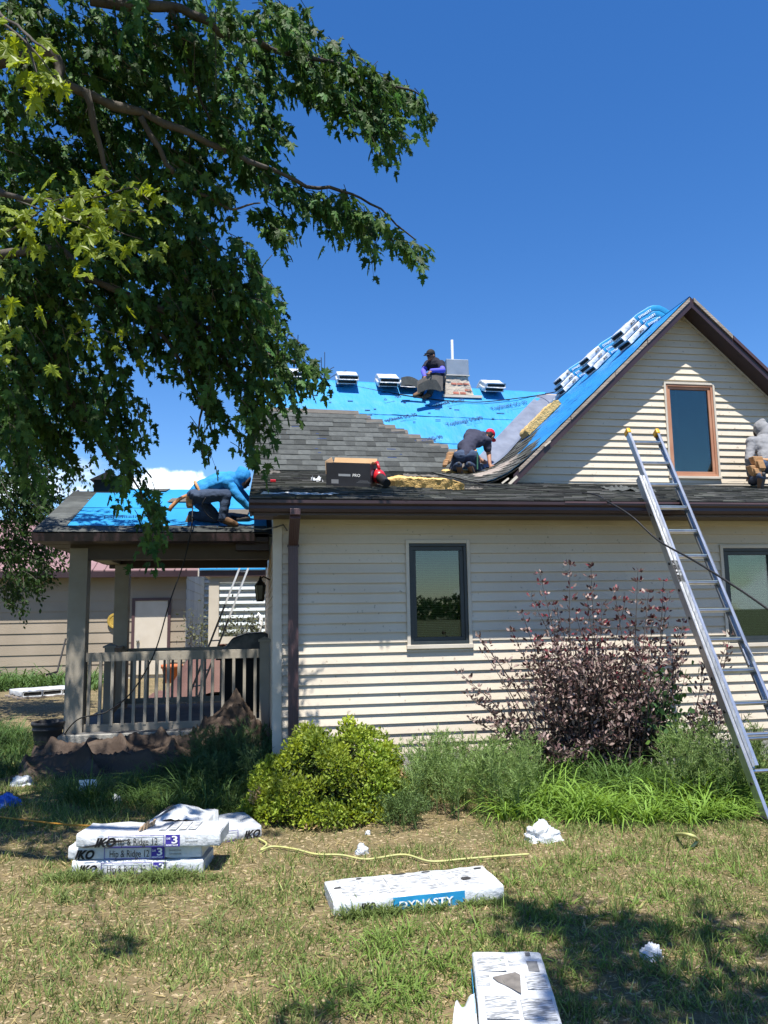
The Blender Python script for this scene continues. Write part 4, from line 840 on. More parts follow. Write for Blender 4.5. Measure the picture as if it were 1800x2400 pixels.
MB().lathe([(0, -.002), (.045, -.002), (.045, .002), (0, .002)], (0, 0, 0), 8); MB().obox(c0+bxd*.11+up*.055-byd*.004, bxd*.045, byd*.0006, up*.025).build('printed_picture', M('grey_strip2', (.16, .17, .19), .5), carton)
for j in range(3): MB().obox(c0+bxd*.47+up*(.05+.012*j)-byd*.004, bxd*(.09-.02*j), byd*.0006, up*.002).build('fine_print', M('grey_strip3', (.12, .13, .15), .5), carton)
MB().obox(c0+bxd*(bw+.0042)+byd*.14+up*.17, bxd*.0006, byd*.10, up*.03).build('label', M('grey_strip', (.22, .24, .27)), carton)
# leaf blower
RED = M('red_plastic', (.45, .012, .022), .35, (.52, .02, .03), 6, spec=.5)
bp = lowpt(897, 1146); bl = thing('leaf_blower', 'red cordless leaf blower with black nozzle beside the carton', 'leaf blower', bp)
A_ = bp+LU*.45+LN*.12+np.array((-.03, 0, .04)); B_ = bp+LN*.06+np.array((.045, -.03, 0))
m = MB(); ax = B_-A_; 
m.tube([A_+ax*k for k in (0, .08, .2, .34, .46, .5)], [.03, .07, .085, .085, .075, .05], 14); m.build('motor_housing', RED, bl, True)
MB().tube([A_+ax*.46, A_+ax*.52, A_+ax], [.062, .058, .048], 14, caps=False).build('nozzle', RUBB, bl, True)
MB().tube([A_+ax*.998, A_+ax*.97], [.047, .03], 14).build('nozzle_mouth', BLACK, bl)
MB().tube([A_+ax*.05+up*.05, A_+ax*.02+up*.13, A_+ax*.22+up*.16, A_+ax*.38+up*.10], .02, 8).build('handle', RED, bl, True)
MB().obox(A_-ax*.08+up*.03, bxd*.04, byd*.05, up*.06).build('battery_pack', GREYD, bl, bevel=.008)
MB().obox(A_+ax*.3+up*.088, bxd*.02, byd*.025, up*.003).build('label', WHITEINK, bl)
# pieces of upholstery foam
def foam(label, pts, N, th, sd, name='foam_slab', torn=.02, parent=None):
    P = [np.array(p, float) for p in pts]; m = MB(); nu, nv = 44, 10
    def top(u, v):
        a = P[0]*(1-u)+P[1]*u; b = P[3]*(1-u)+P[2]*u; q = a*(1-v)+b*v; e = min(u, 1-u)*7
        return q+N*(th*(min(1, e)**.5*.35+.65)*(1+.16*mnoise.noise(Vector((u*7, v*4, sd)))+.10*mnoise.noise(Vector((u*28, v*12, sd)))))
    def fr(u, v):
        q = top(u, 0); a = P[0]*(1-u)+P[1]*u; w = torn*(mnoise.noise(Vector((u*14, v*2, sd)))+.6*mnoise.noise(Vector((u*40, v*6, sd)))); d = (P[3]-P[0]); d = d/np.linalg.norm(d)
        return a*(1-v)+q*v-d*w*(1 if v > 0 else .4)
    m.grid(top, nu, nv); m.grid(fr, nu, 5)
    m.grid(lambda u, v: P[3]*(1-u)+P[2]*u+(top(u, 1)-(P[3]*(1-u)+P[2]*u))*(1-v), nu, 1)
    m.grid(lambda u, v: P[0]*(1-u)+P[3]*u+(top(0, u)-(P[0]*(1-u)+P[3]*u))*(1-v), 8, 2); m.grid(lambda u, v: P[1]*(1-u)+P[2]*u+(top(1, u)-(P[1]*(1-u)+P[2]*u))*v, 8, 2)
    return tag(m.build(name, FOAM, None, True), label, 'foam')
a, b = lowpt(908, 1141), lowpt(1088, 1151); foam('long torn slab of yellow foam lying on the low roof', [a, b, b+LU*.22+(a-b)*.08, a+LU*.40+(b-a)*.04], LN, .12, 1., torn=.022)
CN = np.array((-ML, 0, 1)); CN = CN/np.linalg.norm(CN)
cp_ = lambda x, y: np.array((x, y, csurf(x, y)+.03))
ca_ = atplane(1238, 1013, (PX, 9, PZ+.03), CN); cb_ = atplane(1312, 962, (PX, 9, PZ+.03), CN)
ym = 12.25; xa_, xb_ = 4.52, 5.10
foam('block of yellow foam resting on the blue gable slope beside the valley', [cp_(xa_, ym), cp_(xb_, ym-.05), cp_(xb_, ym+.34), cp_(xa_, ym+.34)], CN, .13, 4., torn=.008)
# loose scraps
def scrap(name, label, cat, c, rx, ry, mat, amp=.03, sd=0., N=np.array((0, 0, 1.)), U=np.array((0, 1., 0)), nu=12, base=.004, rot=0.):
    c = np.array(c, float); R_ = np.cross(U, N); X = R_*math.cos(rot)+U*math.sin(rot); Yv = -R_*math.sin(rot)+U*math.cos(rot)
    def fn(u, v):
        a = (u-.5)*2; b = (v-.5)*2; k = 1+.3*mnoise.noise(Vector((a*1.5, b*1.5, sd+9)))
        return c+X*a*rx*k+Yv*b*ry*k+N*(base+amp*abs(mnoise.noise(Vector((a*2.2, b*2.2, sd)))+.6*mnoise.noise(Vector((a*5, b*5, sd)))))
    return tag(MB().grid(fn, nu, nu).build(name, mat, None, False), label, cat)
kw = dict(N=LN, U=LU)
scrap('rag', 'white crumpled rag left of the black carton on the roof', 'rag', lowpt(742, 1128), .07, .16, WRAP, .09, 1., **kw)
scrap('plastic_strip', 'long strip of clear plastic along the roof edge above the downspout', 'plastic', lowpt(700, 1160), .36, .09, WRAP, .035, 2., rot=-.04, **kw)
scrap('felt_scrap', 'curled grey felt scrap at the left end of the shingled slope', 'felt', lowpt(632, 1112)+LU*.5, .16, .3, STARTER, .06, 3., **kw)
scrap('felt_scrap', 'pale felt scrap on the roof left of the kneeling worker', 'felt', lowpt(985, 1120)+LN*.02, .26, .2, STARTER, .05, 5., **kw)
scrap('shingle_scrap', 'bent grey shingle scrap at the right end of the long foam slab', 'shingle', lowpt(1105, 1146), .12, .2, STARTER, .03, 6., **kw)
scrap('shingle_scrap', 'lifted shingle flap on the low roof left of the ladder', 'shingle', lowpt(1462, 1150)+LN*.0, .2, .3, SHIN, .09, 8., **kw)
tag(MB().obox(lowpt(640, 1131)+LN*.02, (.035, 0, 0), LU*.05, LN*.018).build('utility_knife', RED, None, bevel=.006), 'small red tool lying at the left end of the low roof', 'tool')
tag(MB().obox(lowpt(705, 1124)+LN*.012, (.10, 0, 0), LU*.03, LN*.012).build('pry_bar', RUBB, None, bevel=.006), 'flat black bar lying left of the rag on the roof', 'tool')
# hoses and wires
def spline(pts, n=8):
    P = [np.array(p, float) for p in pts]; P = [2*P[0]-P[1]]+P+[2*P[-1]-P[-2]]; out = []
    for i in range(1, len(P)-2):
        for k in range(n):
            t = k/n; a, b, c, d = P[i-1:i+3]; out.append(.5*((2*b)+(-a+c)*t+(2*a-5*b+4*c-d)*t*t+(-a+3*b-3*c+d)*t**3))
    return out+[P[-2]]
def hose(name, label, cat, pts, r, mat): return tag(MB().tube(spline(pts), r, 6).build(name, mat, None, True), label, cat)
hh = [lowpt(820, 1112)+LN*.015, lowpt(920, 1118)+LN*.015, lowpt(1060, 1128)+LN*.015, lowpt(1180, 1146)+LN*.015, lowpt(1290, 1154)+LN*.015, lowpt(1385, 1161)+LN*.02, aty(1425, 1176, YE-.10), aty(1480, 1210, 6.9), aty(1545, 1268, 6.6), aty(1640, 1322, 5.9), aty(1800, 1428, 5.2), aty(1960, 1560, 4.7)]
hose('air_hose', 'black air hose running over the low roof and down past the ladder', 'hose', hh, .009, RUBB)
hose('air_hose', 'thin black hose hanging from the porch roof across the railing', 'hose', [aty(452, 1160, 10.25), aty(451, 1200, 10.12), aty(448, 1240, 9.99), aty(430, 1320, 9.97), aty(398, 1410, 9.96), aty(362, 1530, 9.95), aty(310, 1620, 9.95), aty(250, 1668, 9.9), aty(180, 1688, 9.9), atz(135, 1745, .02)], .008, RUBB)
sR = lambda px, py, h=.05: atplane(px, py, spt(0, 0, h), SN)
hose('air_hose', 'long black hose sagging across the blue roof from ridge to gable', 'hose', [sR(760, 893, .06), sR(830, 905), sR(900, 918), sR(1000, 934), sR(1080, 941), sR(1130, 942), sR(1200, 935), sR(1270, 925), aty(1330, 912, 13.6)], .010, RUBB)
for i, (pts, l) in enumerate((([(760, 893), (761, 850), (761, 825)], 'straight upright wire at the ridge near the tree tip'), ([(762, 892), (772, 868), (783, 860)], 'short curved wire at the ridge leaning right'), ([(762, 893), (790, 876), (812, 869)], 'long drooping wire end at the ridge beside the second bundle'))):
    hose('wire', l, 'wire', [aty(x, y, 14.75) for x, y in pts], .007, RUBB)
hose('garden_hose', 'yellow green garden hose winding across the lawn behind the bundles', 'hose', [atz(x, y, .025) for x, y in ((606, 1965), (625, 1978), (612, 1992), (640, 1984), (690, 1990), (740, 2002), (800, 2004), (860, 2014), (945, 2003), (1010, 2019), (1090, 2013), (1180, 2006), (1240, 2002))], .0075, HOSEY)
hose('garden_hose', 'loop of yellow green hose showing at the edge of the tall grass', 'hose', [atz(1583, 1955, .02), atz(1605, 1955, .10), atz(1625, 1960, .10), atz(1634, 1970, .04), atz(1622, 1985, .02)], .012, HOSEY)
hose('orange_cable', 'orange extension cord in the shaded grass behind the lawn pile', 'cord', [atz(x, y, .06) for x, y in ((-40, 1910), (60, 1922), (150, 1932), (240, 1936), (360, 1933), (470, 1934), (560, 1922))], .007, CORDO)
# litter on the lawn
g = dict(amp=.12)
def crumple(label, px, py, r, h, sd, mat=WRAP, cat='plastic sheet'):
    c = atz(px, py, 0); m = MB(); n = 16
    def fn(u, v):
        a = u*2*math.pi; b = v*math.pi/2; d = Vector((math.cos(a)*math.cos(b), math.sin(a)*math.cos(b), math.sin(b))); k = .85+.35*mnoise.noise(d*1.7+Vector((sd, 0, 0)))+.45*(.4-abs(mnoise.noise(d*3.2+Vector((sd, 3, 0)))))+.22*(.3-abs(mnoise.noise(d*7+Vector((sd, 5, 0)))))
        return c+np.array((d.x*r*k, d.y*r*k*.7, d.z*h*k+.005))
    m.grid(fn, 40, 18); return tag(m.build('crumpled_wrapper', mat, None, True), label, cat)
CLEAR = M('dull_plastic', (.55, .58, .62), .35, (.45, .48, .52), 9, bump=.4, spec=.5)
crumple('big crumpled white wrapper at the edge of the tall grass', 1272, 1970, .135, .12, 1.); crumple('small clear plastic scrap lying on the yellow hose', 848, 2003, .045, .06, 4., CLEAR)
crumple('clear plastic scrap in the shade at the lower right', 1527, 2247, .06, .06, 6., CLEAR); crumple('small white scrap in shaded grass below the porch', 272, 1885, .05, .08, 9.); crumple('white bag with orange end at the left tip of the brown tarp', 50, 1840, .12, .08, 12.)
crumple('blue bag in the shade at the left edge', 12, 1890, .12, .10, 15., M('blue_plastic', (.03, .12, .5), .4)); crumple('tiny white scrap under the lime green bush', 862, 1957, .02, .03, 18.)
crumple('pale plastic bottle shaped scrap beside the concrete stoop', 372, 1762, .1, .16, 21., CLEAR); crumple('bright blue scrap on the stoop behind the tarps', 412, 1733, .07, .12, 24., M('blue_plastic', (.03, .12, .5)))
sg = atz(200, 1865, 0); cs = MB().grid(lambda u, v: sg+np.array(((u-.5)*.16+.02*math.sin(v*3), v*.05, .01+v*.13+.010*math.sin(v*30))), 4, 24).build('bent_tin', ALU, None); tag(cs, 'small bent piece of ribbed tin standing against the tarp', 'tin')
# tarps
TARP = M('brown_tarp', (.058, .040, .030), .65, (.088, .064, .048), 2, bump=.4, bs=30, spec=.2)
def tarp(label, c, hx, hy, hfun, sd, rot=0., fd=1.):
    c = np.array(c); n = 80
    def fn(u, v):
        a, b = (u-.5)*2, (v-.5)*2; k = 1+.2*mnoise.noise(Vector((a*1.3, b*1.3, sd)))+.05*mnoise.noise(Vector((a*5, b*5, sd)))
        wa = a+.35*mnoise.noise(Vector((a*1.1, b*1.1, sd+2))); wb = b+.4*mnoise.noise(Vector((a*1.2, b*1.2, sd+5)))
        f1 = abs(math.sin(wb*4.6+1.2*math.sin(wa*2.6)+sd)); f2 = abs(math.sin(wa*5.2+wb*2.6+sd*2)); am = .5+.5*mnoise.noise(Vector((a*1.5, b*1.5, sd+8)))
        f = (1-f1)**3*.12*(.3+am)+(1-f2)**3.5*.10*(1.2-am)+.02*mnoise.noise(Vector((a*2.6, b*2.6, sd)))+.03*(.3-abs(mnoise.noise(Vector((a*5+b*2, b*5, sd)))))+.012*(.3-abs(mnoise.noise(Vector((a*13, b*11+a*3, sd))))); e = max(0, 1-max(abs(a), abs(b))**8); e = e**.6
        x, y = a*hx*k+.04*f2*b, b*hy*k+.05*f1*a; xr2 = x*math.cos(rot)-y*math.sin(rot); yr2 = x*math.sin(rot)+y*math.cos(rot)
        return (c[0]+xr2, c[1]+yr2, .012+(hfun(a, b)+f*fd)*e)
    return tag(MB().grid(fn, n, n).build('tarp', TARP, None, True), label, 'tarp')
c = atz(240, 1800, 0); tarp('long rumpled brown tarp heaped in front of the porch', (c[0]+.12, c[1]+.10, 0), 1.0, .62, lambda a, b: .09*math.exp(-((b-.45)/.5)**2-((a-.1)/.8)**2)+.04, 3., .0, 1.7)
c = aty(545, 1740, 10.0); tarp('dark brown tarp draped to a peak over the porch rail corner', (c[0]-.10, 10.02, 0), .55, .33, lambda a, b: .44*math.exp(-((a-.35)/.42)**2-((b-.35)/.9)**2)+.22*math.exp(-((a+.2)/.5)**2), 7., .1, 1.5)
# flower pot
pt_ = atz(110, 1762, 0); pot = thing('plant_pot', 'big black ribbed plant pot beside the porch corner', 'pot', pt_)
r = .19; MB().lathe([(0, 0), (r*.72, 0), (r*.8, .1), (r*.86, .18), (r*.9, .26), (r*.98, .27), (r*.98, .29), (r*.92, .295), (r, .33), (r*1.04, .335), (r*1.04, .37), (r*.94, .37), (r*.9, .3)], pt_, 24).build('pot_body', M('black_pot', (.035, .036, .04), .6), pot, True)
MB().lathe([(0, .31), (r*.9, .31)], pt_, 24).build('soil', M('pot_soil', (.06, .045, .03), .95, bump=1., bs=40), pot)
# ================================================================== inside and behind the porch
gp_ = thing('grill', 'black covered barbecue grill with rounded lid on the porch', 'grill', (-.35, 12.2, .212))
gx0, gx1 = aty(505, 1530, 12.0)[0], aty(628, 1530, 12.0)[0]; gz0 = aty(560, 1545, 12.)[2]; gz1 = aty(590, 1482, 12.)[2]
prof = [(gx0, gz0), (gx0+.08, gz0+.10), (gx0+.25, gz1-.08), (gx0+.45, gz1-.01), (gx1-.1, gz1), (gx1, gz1-.02), (gx1, gz0)]
SMK = M('scuffed_black_enamel', (.03, .032, .036), .35, (.16, .15, .14), 4, .5, .7, spec=.5)
MB().prism([(x, 11.85, z) for x, z in prof], (0, .5, 0)).build('lid', SMK, gp_, bevel=.02); MB().box(gx0+.12, gx1-.02, 11.9, 12.4, .25, gz0).build('cabinet', RUBB, gp_, bevel=.01)
MB().tube([(gx0+.05, 11.8, gz0+.12), (gx1-.3, 11.8, gz0+.12)], .012, 6).build('lid_handle', ALU, gp_)
for x in (gx0+.16, gx1-.08): MB().tube([(x, 11.95, .3), (x, 11.95, .212)], .03, 8).build('leg', RUBB, gp_)
ll = thing('leaning_ladder', 'aluminium ladder seen edge on, leaning behind the porch', 'ladder', atz(470, 1640, 0))
la, lb = aty(485, 1525, 14.6), aty(565, 1322, 15.3); ldir = (lb-la)/np.linalg.norm(lb-la); la0 = la-ldir*1.25
for dx in (0, .16):
    MB().beam(la0+np.array((dx, dx*1.4, 0)), lb+ldir*.5+np.array((dx, dx*1.4, 0)), .035, .08, (1, .2, 0)).build('rail', ALU, ll)
for k in range(11): p = la0+ldir*(.25+.3*k); MB().tube([p, p+np.array((.16, .224, 0))], .014, 6).build('rung', ALU, ll)
tpz = atz(402, 1600, 0); TERR = M('terracotta_clay', (.45, .14, .06), .8)
fp = thing('flower_pot', 'small terracotta flower pot by the outbuilding door', 'pot', tpz); MB().lathe([(0, 0), (.17, 0), (.24, .36), (.27, .36), (.27, .45), (.22, .45), (.2, .36)], tpz, 18).build('pot_body', TERR, fp, True); MB().lathe([(0, .38), (.22, .38)], tpz, 18).build('soil', M('pot_soil', (.06, .045, .03)), fp)
tr = atz(490, 1625, 0); PT = M('pink_tarp', (.15, .08, .07), .7, (.11, .06, .05), 3, bump=.5)
tag(MB().grid(lambda u, v: (tr[0]+(u-.5)*2.4, tr[1]+(v-.5)*1.6, .02+1.1*max(0, 1-((u-.6)*2.1)**2-((v-.5)*1.9)**2)*(.7+.5*abs(mnoise.noise(Vector((u*5, v*5, 1)))))), 24, 18).build('tarp', PT, None, True), 'reddish brown tarp heap behind the porch railing', 'tarp')
shv = thing('garden_tool', 'long handled black garden tool leaning by the outbuilding wall', 'tool', atz(130, 1585, 0)); ta, tb = aty(154, 1497, 20.), aty(134, 1575, 19.5); MB().tube([ta, ta*.5+tb*.5+np.array((-.0, 0, 0)), tb], .022, 6).build('handle', RUBB, shv); MB().beam(tb, tb+np.array((-.25, 0, -.06)), .03, .05, (0, 1, 0)).build('blade', RUBB, shv)
hb_ = thing('swan_ornament', 'white swan shaped plant hook standing before the ribbed building', 'ornament', aty(610, 1480, 21)); MB().tube([aty(x, y, 21) for x, y in ((604, 1500), (606, 1480), (612, 1462), (611, 1447), (606, 1440), (602, 1448))], [.05, .07, .06, .05, .06, .03], 8).build('swan_body', PVC, hb_, True)
# ================================================================== people
def tcap(bm, p0, r0, p1, r1, n=12):
    p0, p1 = np.array(p0, float), np.array(p1, float); t = p1-p0; L = np.linalg.norm(t); t = t/L if L > 1e-6 else np.array((0, 0, 1.))
    u = np.cross(t, (0, 0, 1.) if abs(t[2]) < .9 else (1., 0, 0)); u /= np.linalg.norm(u); w = np.cross(t, u); rings = []
    for k in range(1, 5): a = math.pi/2*k/4-math.pi/2; rings.append((p0+t*r0*math.sin(a), r0*math.cos(a)))
    for k in range(0, 4): a = math.pi/2*k/4; rings.append((p1+t*r1*math.sin(a), r1*math.cos(a)))
    bot = bm.verts.new(p0-t*r0); top = bm.verts.new(p1+t*r1); R = []
    for c, r in rings: R.append([bm.verts.new(c+(u*math.cos(2*math.pi*k/n)+w*math.sin(2*math.pi*k/n))*r) for k in range(n)])
    for k in range(n):
        k2 = (k+1) % n; bm.faces.new((bot, R[0][k2], R[0][k])); bm.faces.new((top, R[-1][k], R[-1][k2]))
        for i in range(len(R)-1): bm.faces.new((R[i][k], R[i][k2], R[i+1][k2], R[i+1][k]))
def ell(bm, c, ax, n=12):
    c = np.array(c, float); A = [np.array(a, float) for a in ax]; R = []
    for i in range(1, 8):
        a = math.pi*i/8; R.append([bm.verts.new(c+A[2]*math.cos(a)+(A[0]*math.cos(2*math.pi*k/n)+A[1]*math.sin(2*math.pi*k/n))*math.sin(a)) for k in range(n)])
    t = bm.verts.new(c+A[2]); b = bm.verts.new(c-A[2])
    for k in range(n):
        k2 = (k+1) % n; bm.faces.new((t, R[0][k], R[0][k2])); bm.faces.new((b, R[-1][k2], R[-1][k]))
        for i in range(6): bm.faces.new((R[i][k], R[i+1][k], R[i+1][k2], R[i][k2]))
def organic(name, prims, mat, parent, vox=.012, smooth=3, wr=0., wsc=9., sd=0.):
    bm = bmesh.new()
    for p in prims:
        if p[0] == 'c': tcap(bm, *p[1:])
        else: ell(bm, *p[1:])
    bmesh.ops.recalc_face_normals(bm, faces=bm.faces); me = bpy.data.meshes.new('tmp'); bm.to_mesh(me); bm.free()
    o = bpy.data.objects.new('tmp', me); COL.objects.link(o); m = o.modifiers.new('r', 'REMESH'); m.mode = 'VOXEL'; m.voxel_size = vox
    s = o.modifiers.new('s', 'SMOOTH'); s.iterations = smooth; s.factor = .5
    dg = bpy.context.evaluated_depsgraph_get(); out = bpy.data.meshes.new_from_object(o.evaluated_get(dg)); bpy.data.objects.remove(o); bpy.data.meshes.remove(me)
    if wr:
        n = len(out.vertices); co = np.empty(n*3); out.vertices.foreach_get('co', co); no = np.empty(n*3); out.vertices.foreach_get('normal', no); co = co.reshape(-1, 3); no = no.reshape(-1, 3)
        d = np.array([mnoise.noise(Vector((p[0]*wsc, p[1]*wsc, p[2]*wsc*1.8+sd)))+.6*abs(mnoise.noise(Vector((p[0]*wsc*2.3, p[1]*wsc*2.3+sd, p[2]*wsc*2.9)))) for p in co]); co += no*(d*wr)[:, None]; out.vertices.foreach_set('co', co.ravel())
    out.materials.clear(); out.materials.append(mat); out.polygons.foreach_set('use_smooth', [True]*len(out.polygons)); out.name = name; out.update()
    return link(name, out, parent)
def nrm(v): v = np.array(v, float); return v/np.linalg.norm(v)
def hand(wrist, tip, side):
    wrist, tip = np.array(wrist), np.array(tip); t = nrm(tip-wrist); s = np.array(side, float); s = nrm(s-t*np.dot(s, t)); n = np.cross(t, s); P = [('c', wrist, .027, wrist+t*.075, .032), ('c', wrist+t*.075-s*.022, .017, wrist+t*.075+s*.022, .017)]
    for i, (o, L) in enumerate(((-.033, .055), (-.011, .07), (.011, .075), (.033, .065))):
        a = wrist+t*.085+s*o; b = a+t*L*.55+n*.006; c = b+t*L*.3+n*.03; P += [('c', a, .0105, b, .0095), ('c', b, .0095, c, .0085)]
    a = wrist+t*.03+s*.03; b = a+s*.028+t*.028+n*.012; P += [('c', a, .013, b, .011), ('c', b, .011, b+t*.03+n*.015, .009)]
    return P
SKIN = M('skin', (.30, .15, .095), .6, (.34, .18, .115), 20); SKIND = M('skin_deep', (.20, .10, .065), .6, (.23, .12, .08), 20)
JEAN = M('blue_jeans', (.028, .045, .085), .85, (.045, .07, .125), 7, bump=.4, bs=30); BOOT = M('brown_boot', (.13, .075, .042), .75, (.18, .105, .06), 12, bump=.2); SOLE = M('grey_sole', (.07, .07, .075), .8)
LEATH = M('tan_leather', (.40, .22, .10), .65, (.48, .28, .14), 9, bump=.3, bs=30); HAIR = M('black_hair', (.012, .010, .009), .6, bump=.6, bs=90)
def person(label, J, shirt, shirt_name, long_sleeve, skin, jeans=JEAN, boot=BOOT, face=(1, 0, 0), hup=(0, 0, 1), sd=0., sleeve_mat=None, hood=None, cap=None, bulk=1.):
    J = {k: np.array(v, float) for k, v in J.items()}; base = (J['toeL']+J['toeR'])/2; T = thing('person', label, 'person', base)
    f = nrm(face); u = np.array(hup, float); u = nrm(u-f*np.dot(f, u)); s = np.cross(f, u); H = J['head']; sh = nrm(J['shR']-J['shL'])
    spine = nrm(J['neck']-J['pelvis']); fr = nrm(np.cross(spine, sh)); b_ = bulk
    def torso(k, x=0.):
        hipc = (J['hipL']+J['hipR'])/2; c = J['chest']; w = J['waist']
        return [('c', J['hipL'], .095*k+x, J['hipR'], .095*k+x), ('e', w, (sh*(.145*k+x), fr*(.105*k+x), spine*.17)), ('e', c, (sh*(.175*k+x), fr*(.12*k+x), spine*(.19+x))), ('c', J['shL'], .068*k+x, J['shR'], .068*k+x), ('c', hipc, .10*k+x, w, .105*k+x), ('c', w, .11*k+x, c, .12*k+x), ('c', c, .10*k, J['neck'], .075*k)]
    def arms(k, x=0., part=1.):
        P = []
        for q in 'LR':
            P.append(('c', J['sh'+q], .056*k+x, J['el'+q], .044*k+x)) if part >= 1 else P.append(('c', J['sh'+q], .06*k+x, J['sh'+q]*(1-part)+J['el'+q]*part, .054*k+x))
            if part >= 1: P.append(('c', J['el'+q], .044*k+x, J['wr'+q], .031*k+x))
        return P
    def legs(k, x=0.):
        P = []
        for q in 'LR': P += [('c', J['hip'+q], .09*k+x, J['kn'+q], .062*k+x), ('c', J['kn'+q], .06*k+x, J['an'+q], .042*k+x)]
        return P
    body = torso(.86)+arms(.95)+legs(.86)+[('c', J['neck'], .056, H-u*.05, .056), ('e', H, (s*.074, f*.094, u*.115)), ('e', H-u*.055+f*.03, (s*.058, f*.062, u*.06)), ('c', H+f*.088-u*.01, .010, H+f*.108-u*.035, .015), ('c', H+f*.088-u*.066-s*.02, .009, H+f*.088-u*.066+s*.02, .009), ('c', H+f*.08+u*.028-s*.035, .012, H+f*.08+u*.028+s*.035, .012), ('e', H+s*.075-u*.01, (s*.012, f*.022, u*.034)), ('e', H-s*.075-u*.01, (s*.012, f*.022, u*.034))]
    for q in 'LR': body += hand(J['wr'+q], J['ha'+q], sh if q == 'R' else -sh)+[('c', J['an'+q], .04, J['toe'+q], .034)]
    bo = organic('body', body, skin, T, .009, 2)
    eye = M('eye_dark', (.02, .015, .012), .3)
    for e in (-1, 1): m = MB(); m.lathe([(0, -.010), (.009, -.005), (.009, .005), (0, .010)], H+f*.087+u*.004+s*.031*e, 8); m.build('eye', eye, bo)
    P = torso(b_, .016)+(arms(1.05, .012, 1.) if long_sleeve else arms(1.05, .014, .55)); P = P[1:]
    so = organic(shirt_name, P, shirt, T, .013, 3, .008, 9, sd)
    hipc = (J['hipL']+J['hipR'])/2
    organic('jeans', [('c', J['hipL'], .105*b_, J['hipR'], .105*b_), ('c', hipc, .112*b_, hipc*.55+J['waist']*.45, .112*b_)]+legs(1.02, .014), jeans, T, .013, 3, .011, 8, sd+5)
    for q in 'LR':
        a, t_ = J['an'+q], J['toe'+q]; d = nrm(t_-a); bt = organic('boot', [('c', a, .054, a*.5+t_*.5, .05), ('c', a*.5+t_*.5, .05, t_, .042)], boot, T, .011, 2); k = np.array(J.get('sole'+q, (0, 0, -1)), float)
        organic('sole', [('c', a+k*.035-d*.02, .028, t_+k*.028, .03)], SOLE, bt, .011, 2)
    # hair
    organic('hair', [('e', H+u*.022-f*.014, (s*.080, f*.094, u*.108)), ('e', H-f*.04-u*.03, (s*.07, f*.05, u*.06))], HAIR, bo, .012, 2)
    if hood is not None:
        organic('hood', [('e', H+u*.03-f*.03, (s*.108, f*.115, u*.135)), ('c', H-f*.07-u*.02, .075, J['neck']-f*.05, .085), ('c', H+u*.11-f*.09, .05, H+u*.07-f*.02, .07), ('c', H-u*.10+f*.02, .06, J['neck'], .09)], hood, so, .012, 3, .006, 10, sd+2)
        organic('hood_shade', [('e', H+f*.072-u*.01, (s*.07, f*.036, u*.095))], M('hood_shadow_face', (.05, .028, .02), .8), so, .010, 2)  # dark plug over the face; shade inside the hood put into its colour
    if cap is not None:
        mat, back = cap; bd = -f if back else f
        c_ = organic('cap', [('e', H+u*.05-f*.005, (s*.087, f*.103, u*.085)), ('c', H+u*.03-f*.05, .06, H+u*.03+f*.04, .06)], mat, bo, .011, 2)
        organic('brim', [('e', H+u*.045+bd*.125-u*.012, (s*.075, bd*.075, u*.014))], mat, c_, .009, 2)
    return T, dict(f=f, u=u, s=s, H=H, sh=sh, J=J, bo=bo, so=so)
def pch(c, ax, ay, az, T, name='tool_pouch'):
    c, ax, ay, az = (np.array(k, float) for k in (c, ax, ay, az)); m = MB(); P = []
    for zz, k in ((-1, .7), (-.55, .95), (.2, 1.), (1, 1.12)): P += [c+az*zz-ax*k-ay*k, c+az*zz+ax*k-ay*k, c+az*zz+ax*k+ay*k, c+az*zz-ax*k+ay*k]
    m.add(P, [(3, 2, 1, 0), (12, 13, 14, 15)]+[(i*4+j, i*4+(j+1) % 4, i*4+4+(j+1) % 4, i*4+4+j) for i in range(3) for j in range(4)]); o = m.build(name, LEATH, T, bevel=.012)
    MB().obox(c-ay*1.25-az*.2, ax*.7, ay*.3, az*.55).build('pocket', LEATH, o, bevel=.008); return o
def loop(c, ax, ay, r, mat, T, name, n=20):
    P = [np.array(c)+np.array(ax)*math.cos(2*math.pi*k/n)+np.array(ay)*math.sin(2*math.pi*k/n) for k in range(n+1)]; return MB().tube(P, r, 6, caps=False).build(name, mat, T, True)
A3 = lambda x, y, Y: aty(x, y, Y)
# --- 1 worker in the blue hood on the porch roof
def ppt(px, py, h=0.): return atplane(px, py, (0, PE, PEZ+h), PN)
BLUEH = M('blue_hoodie', (.018, .20, .50), .8, (.03, .26, .60), 5, bump=.3, bs=25)
t1 = ppt(553, 1229, .05); y1 = t1[1]; dY = y1
J1 = dict(toeR=ppt(552, 1229, .045), anR=A3(522, 1216, dY), knR=A3(530, 1160, dY-.02), hipR=A3(455, 1165, dY+.06), hipL=A3(458, 1164, dY+.26), knL=ppt(503, 1222, .07)+np.array((0, .18, .07)), anL=A3(450, 1208, dY+.34), toeL=A3(440, 1226, dY+.3), pelvis=A3(455, 1160, dY+.16), waist=A3(476, 1146, dY+.16), chest=A3(512, 1131, dY+.17), neck=A3(545, 1123, dY+.17), shR=A3(535, 1131, dY+.02), shL=A3(538, 1128, dY+.33), elR=A3(560, 1166, dY-.02), wrR=A3(581, 1187, dY+.02), haR=A3(592, 1194, dY+.06), elL=A3(570, 1160, dY+.36), wrL=A3(586, 1178, dY+.33), haL=A3(596, 1186, dY+.31), head=A3(569, 1124, dY+.17), soleL=(-.8, 0, -.5))
T1, q1 = person('worker in bright blue hooded shirt and jeans crouching on the porch roof', J1, BLUEH, 'hooded_shirt', True, SKIN, face=(1, -.15, -.55), hup=(.4, 0, 1), sd=1., hood=BLUEH)
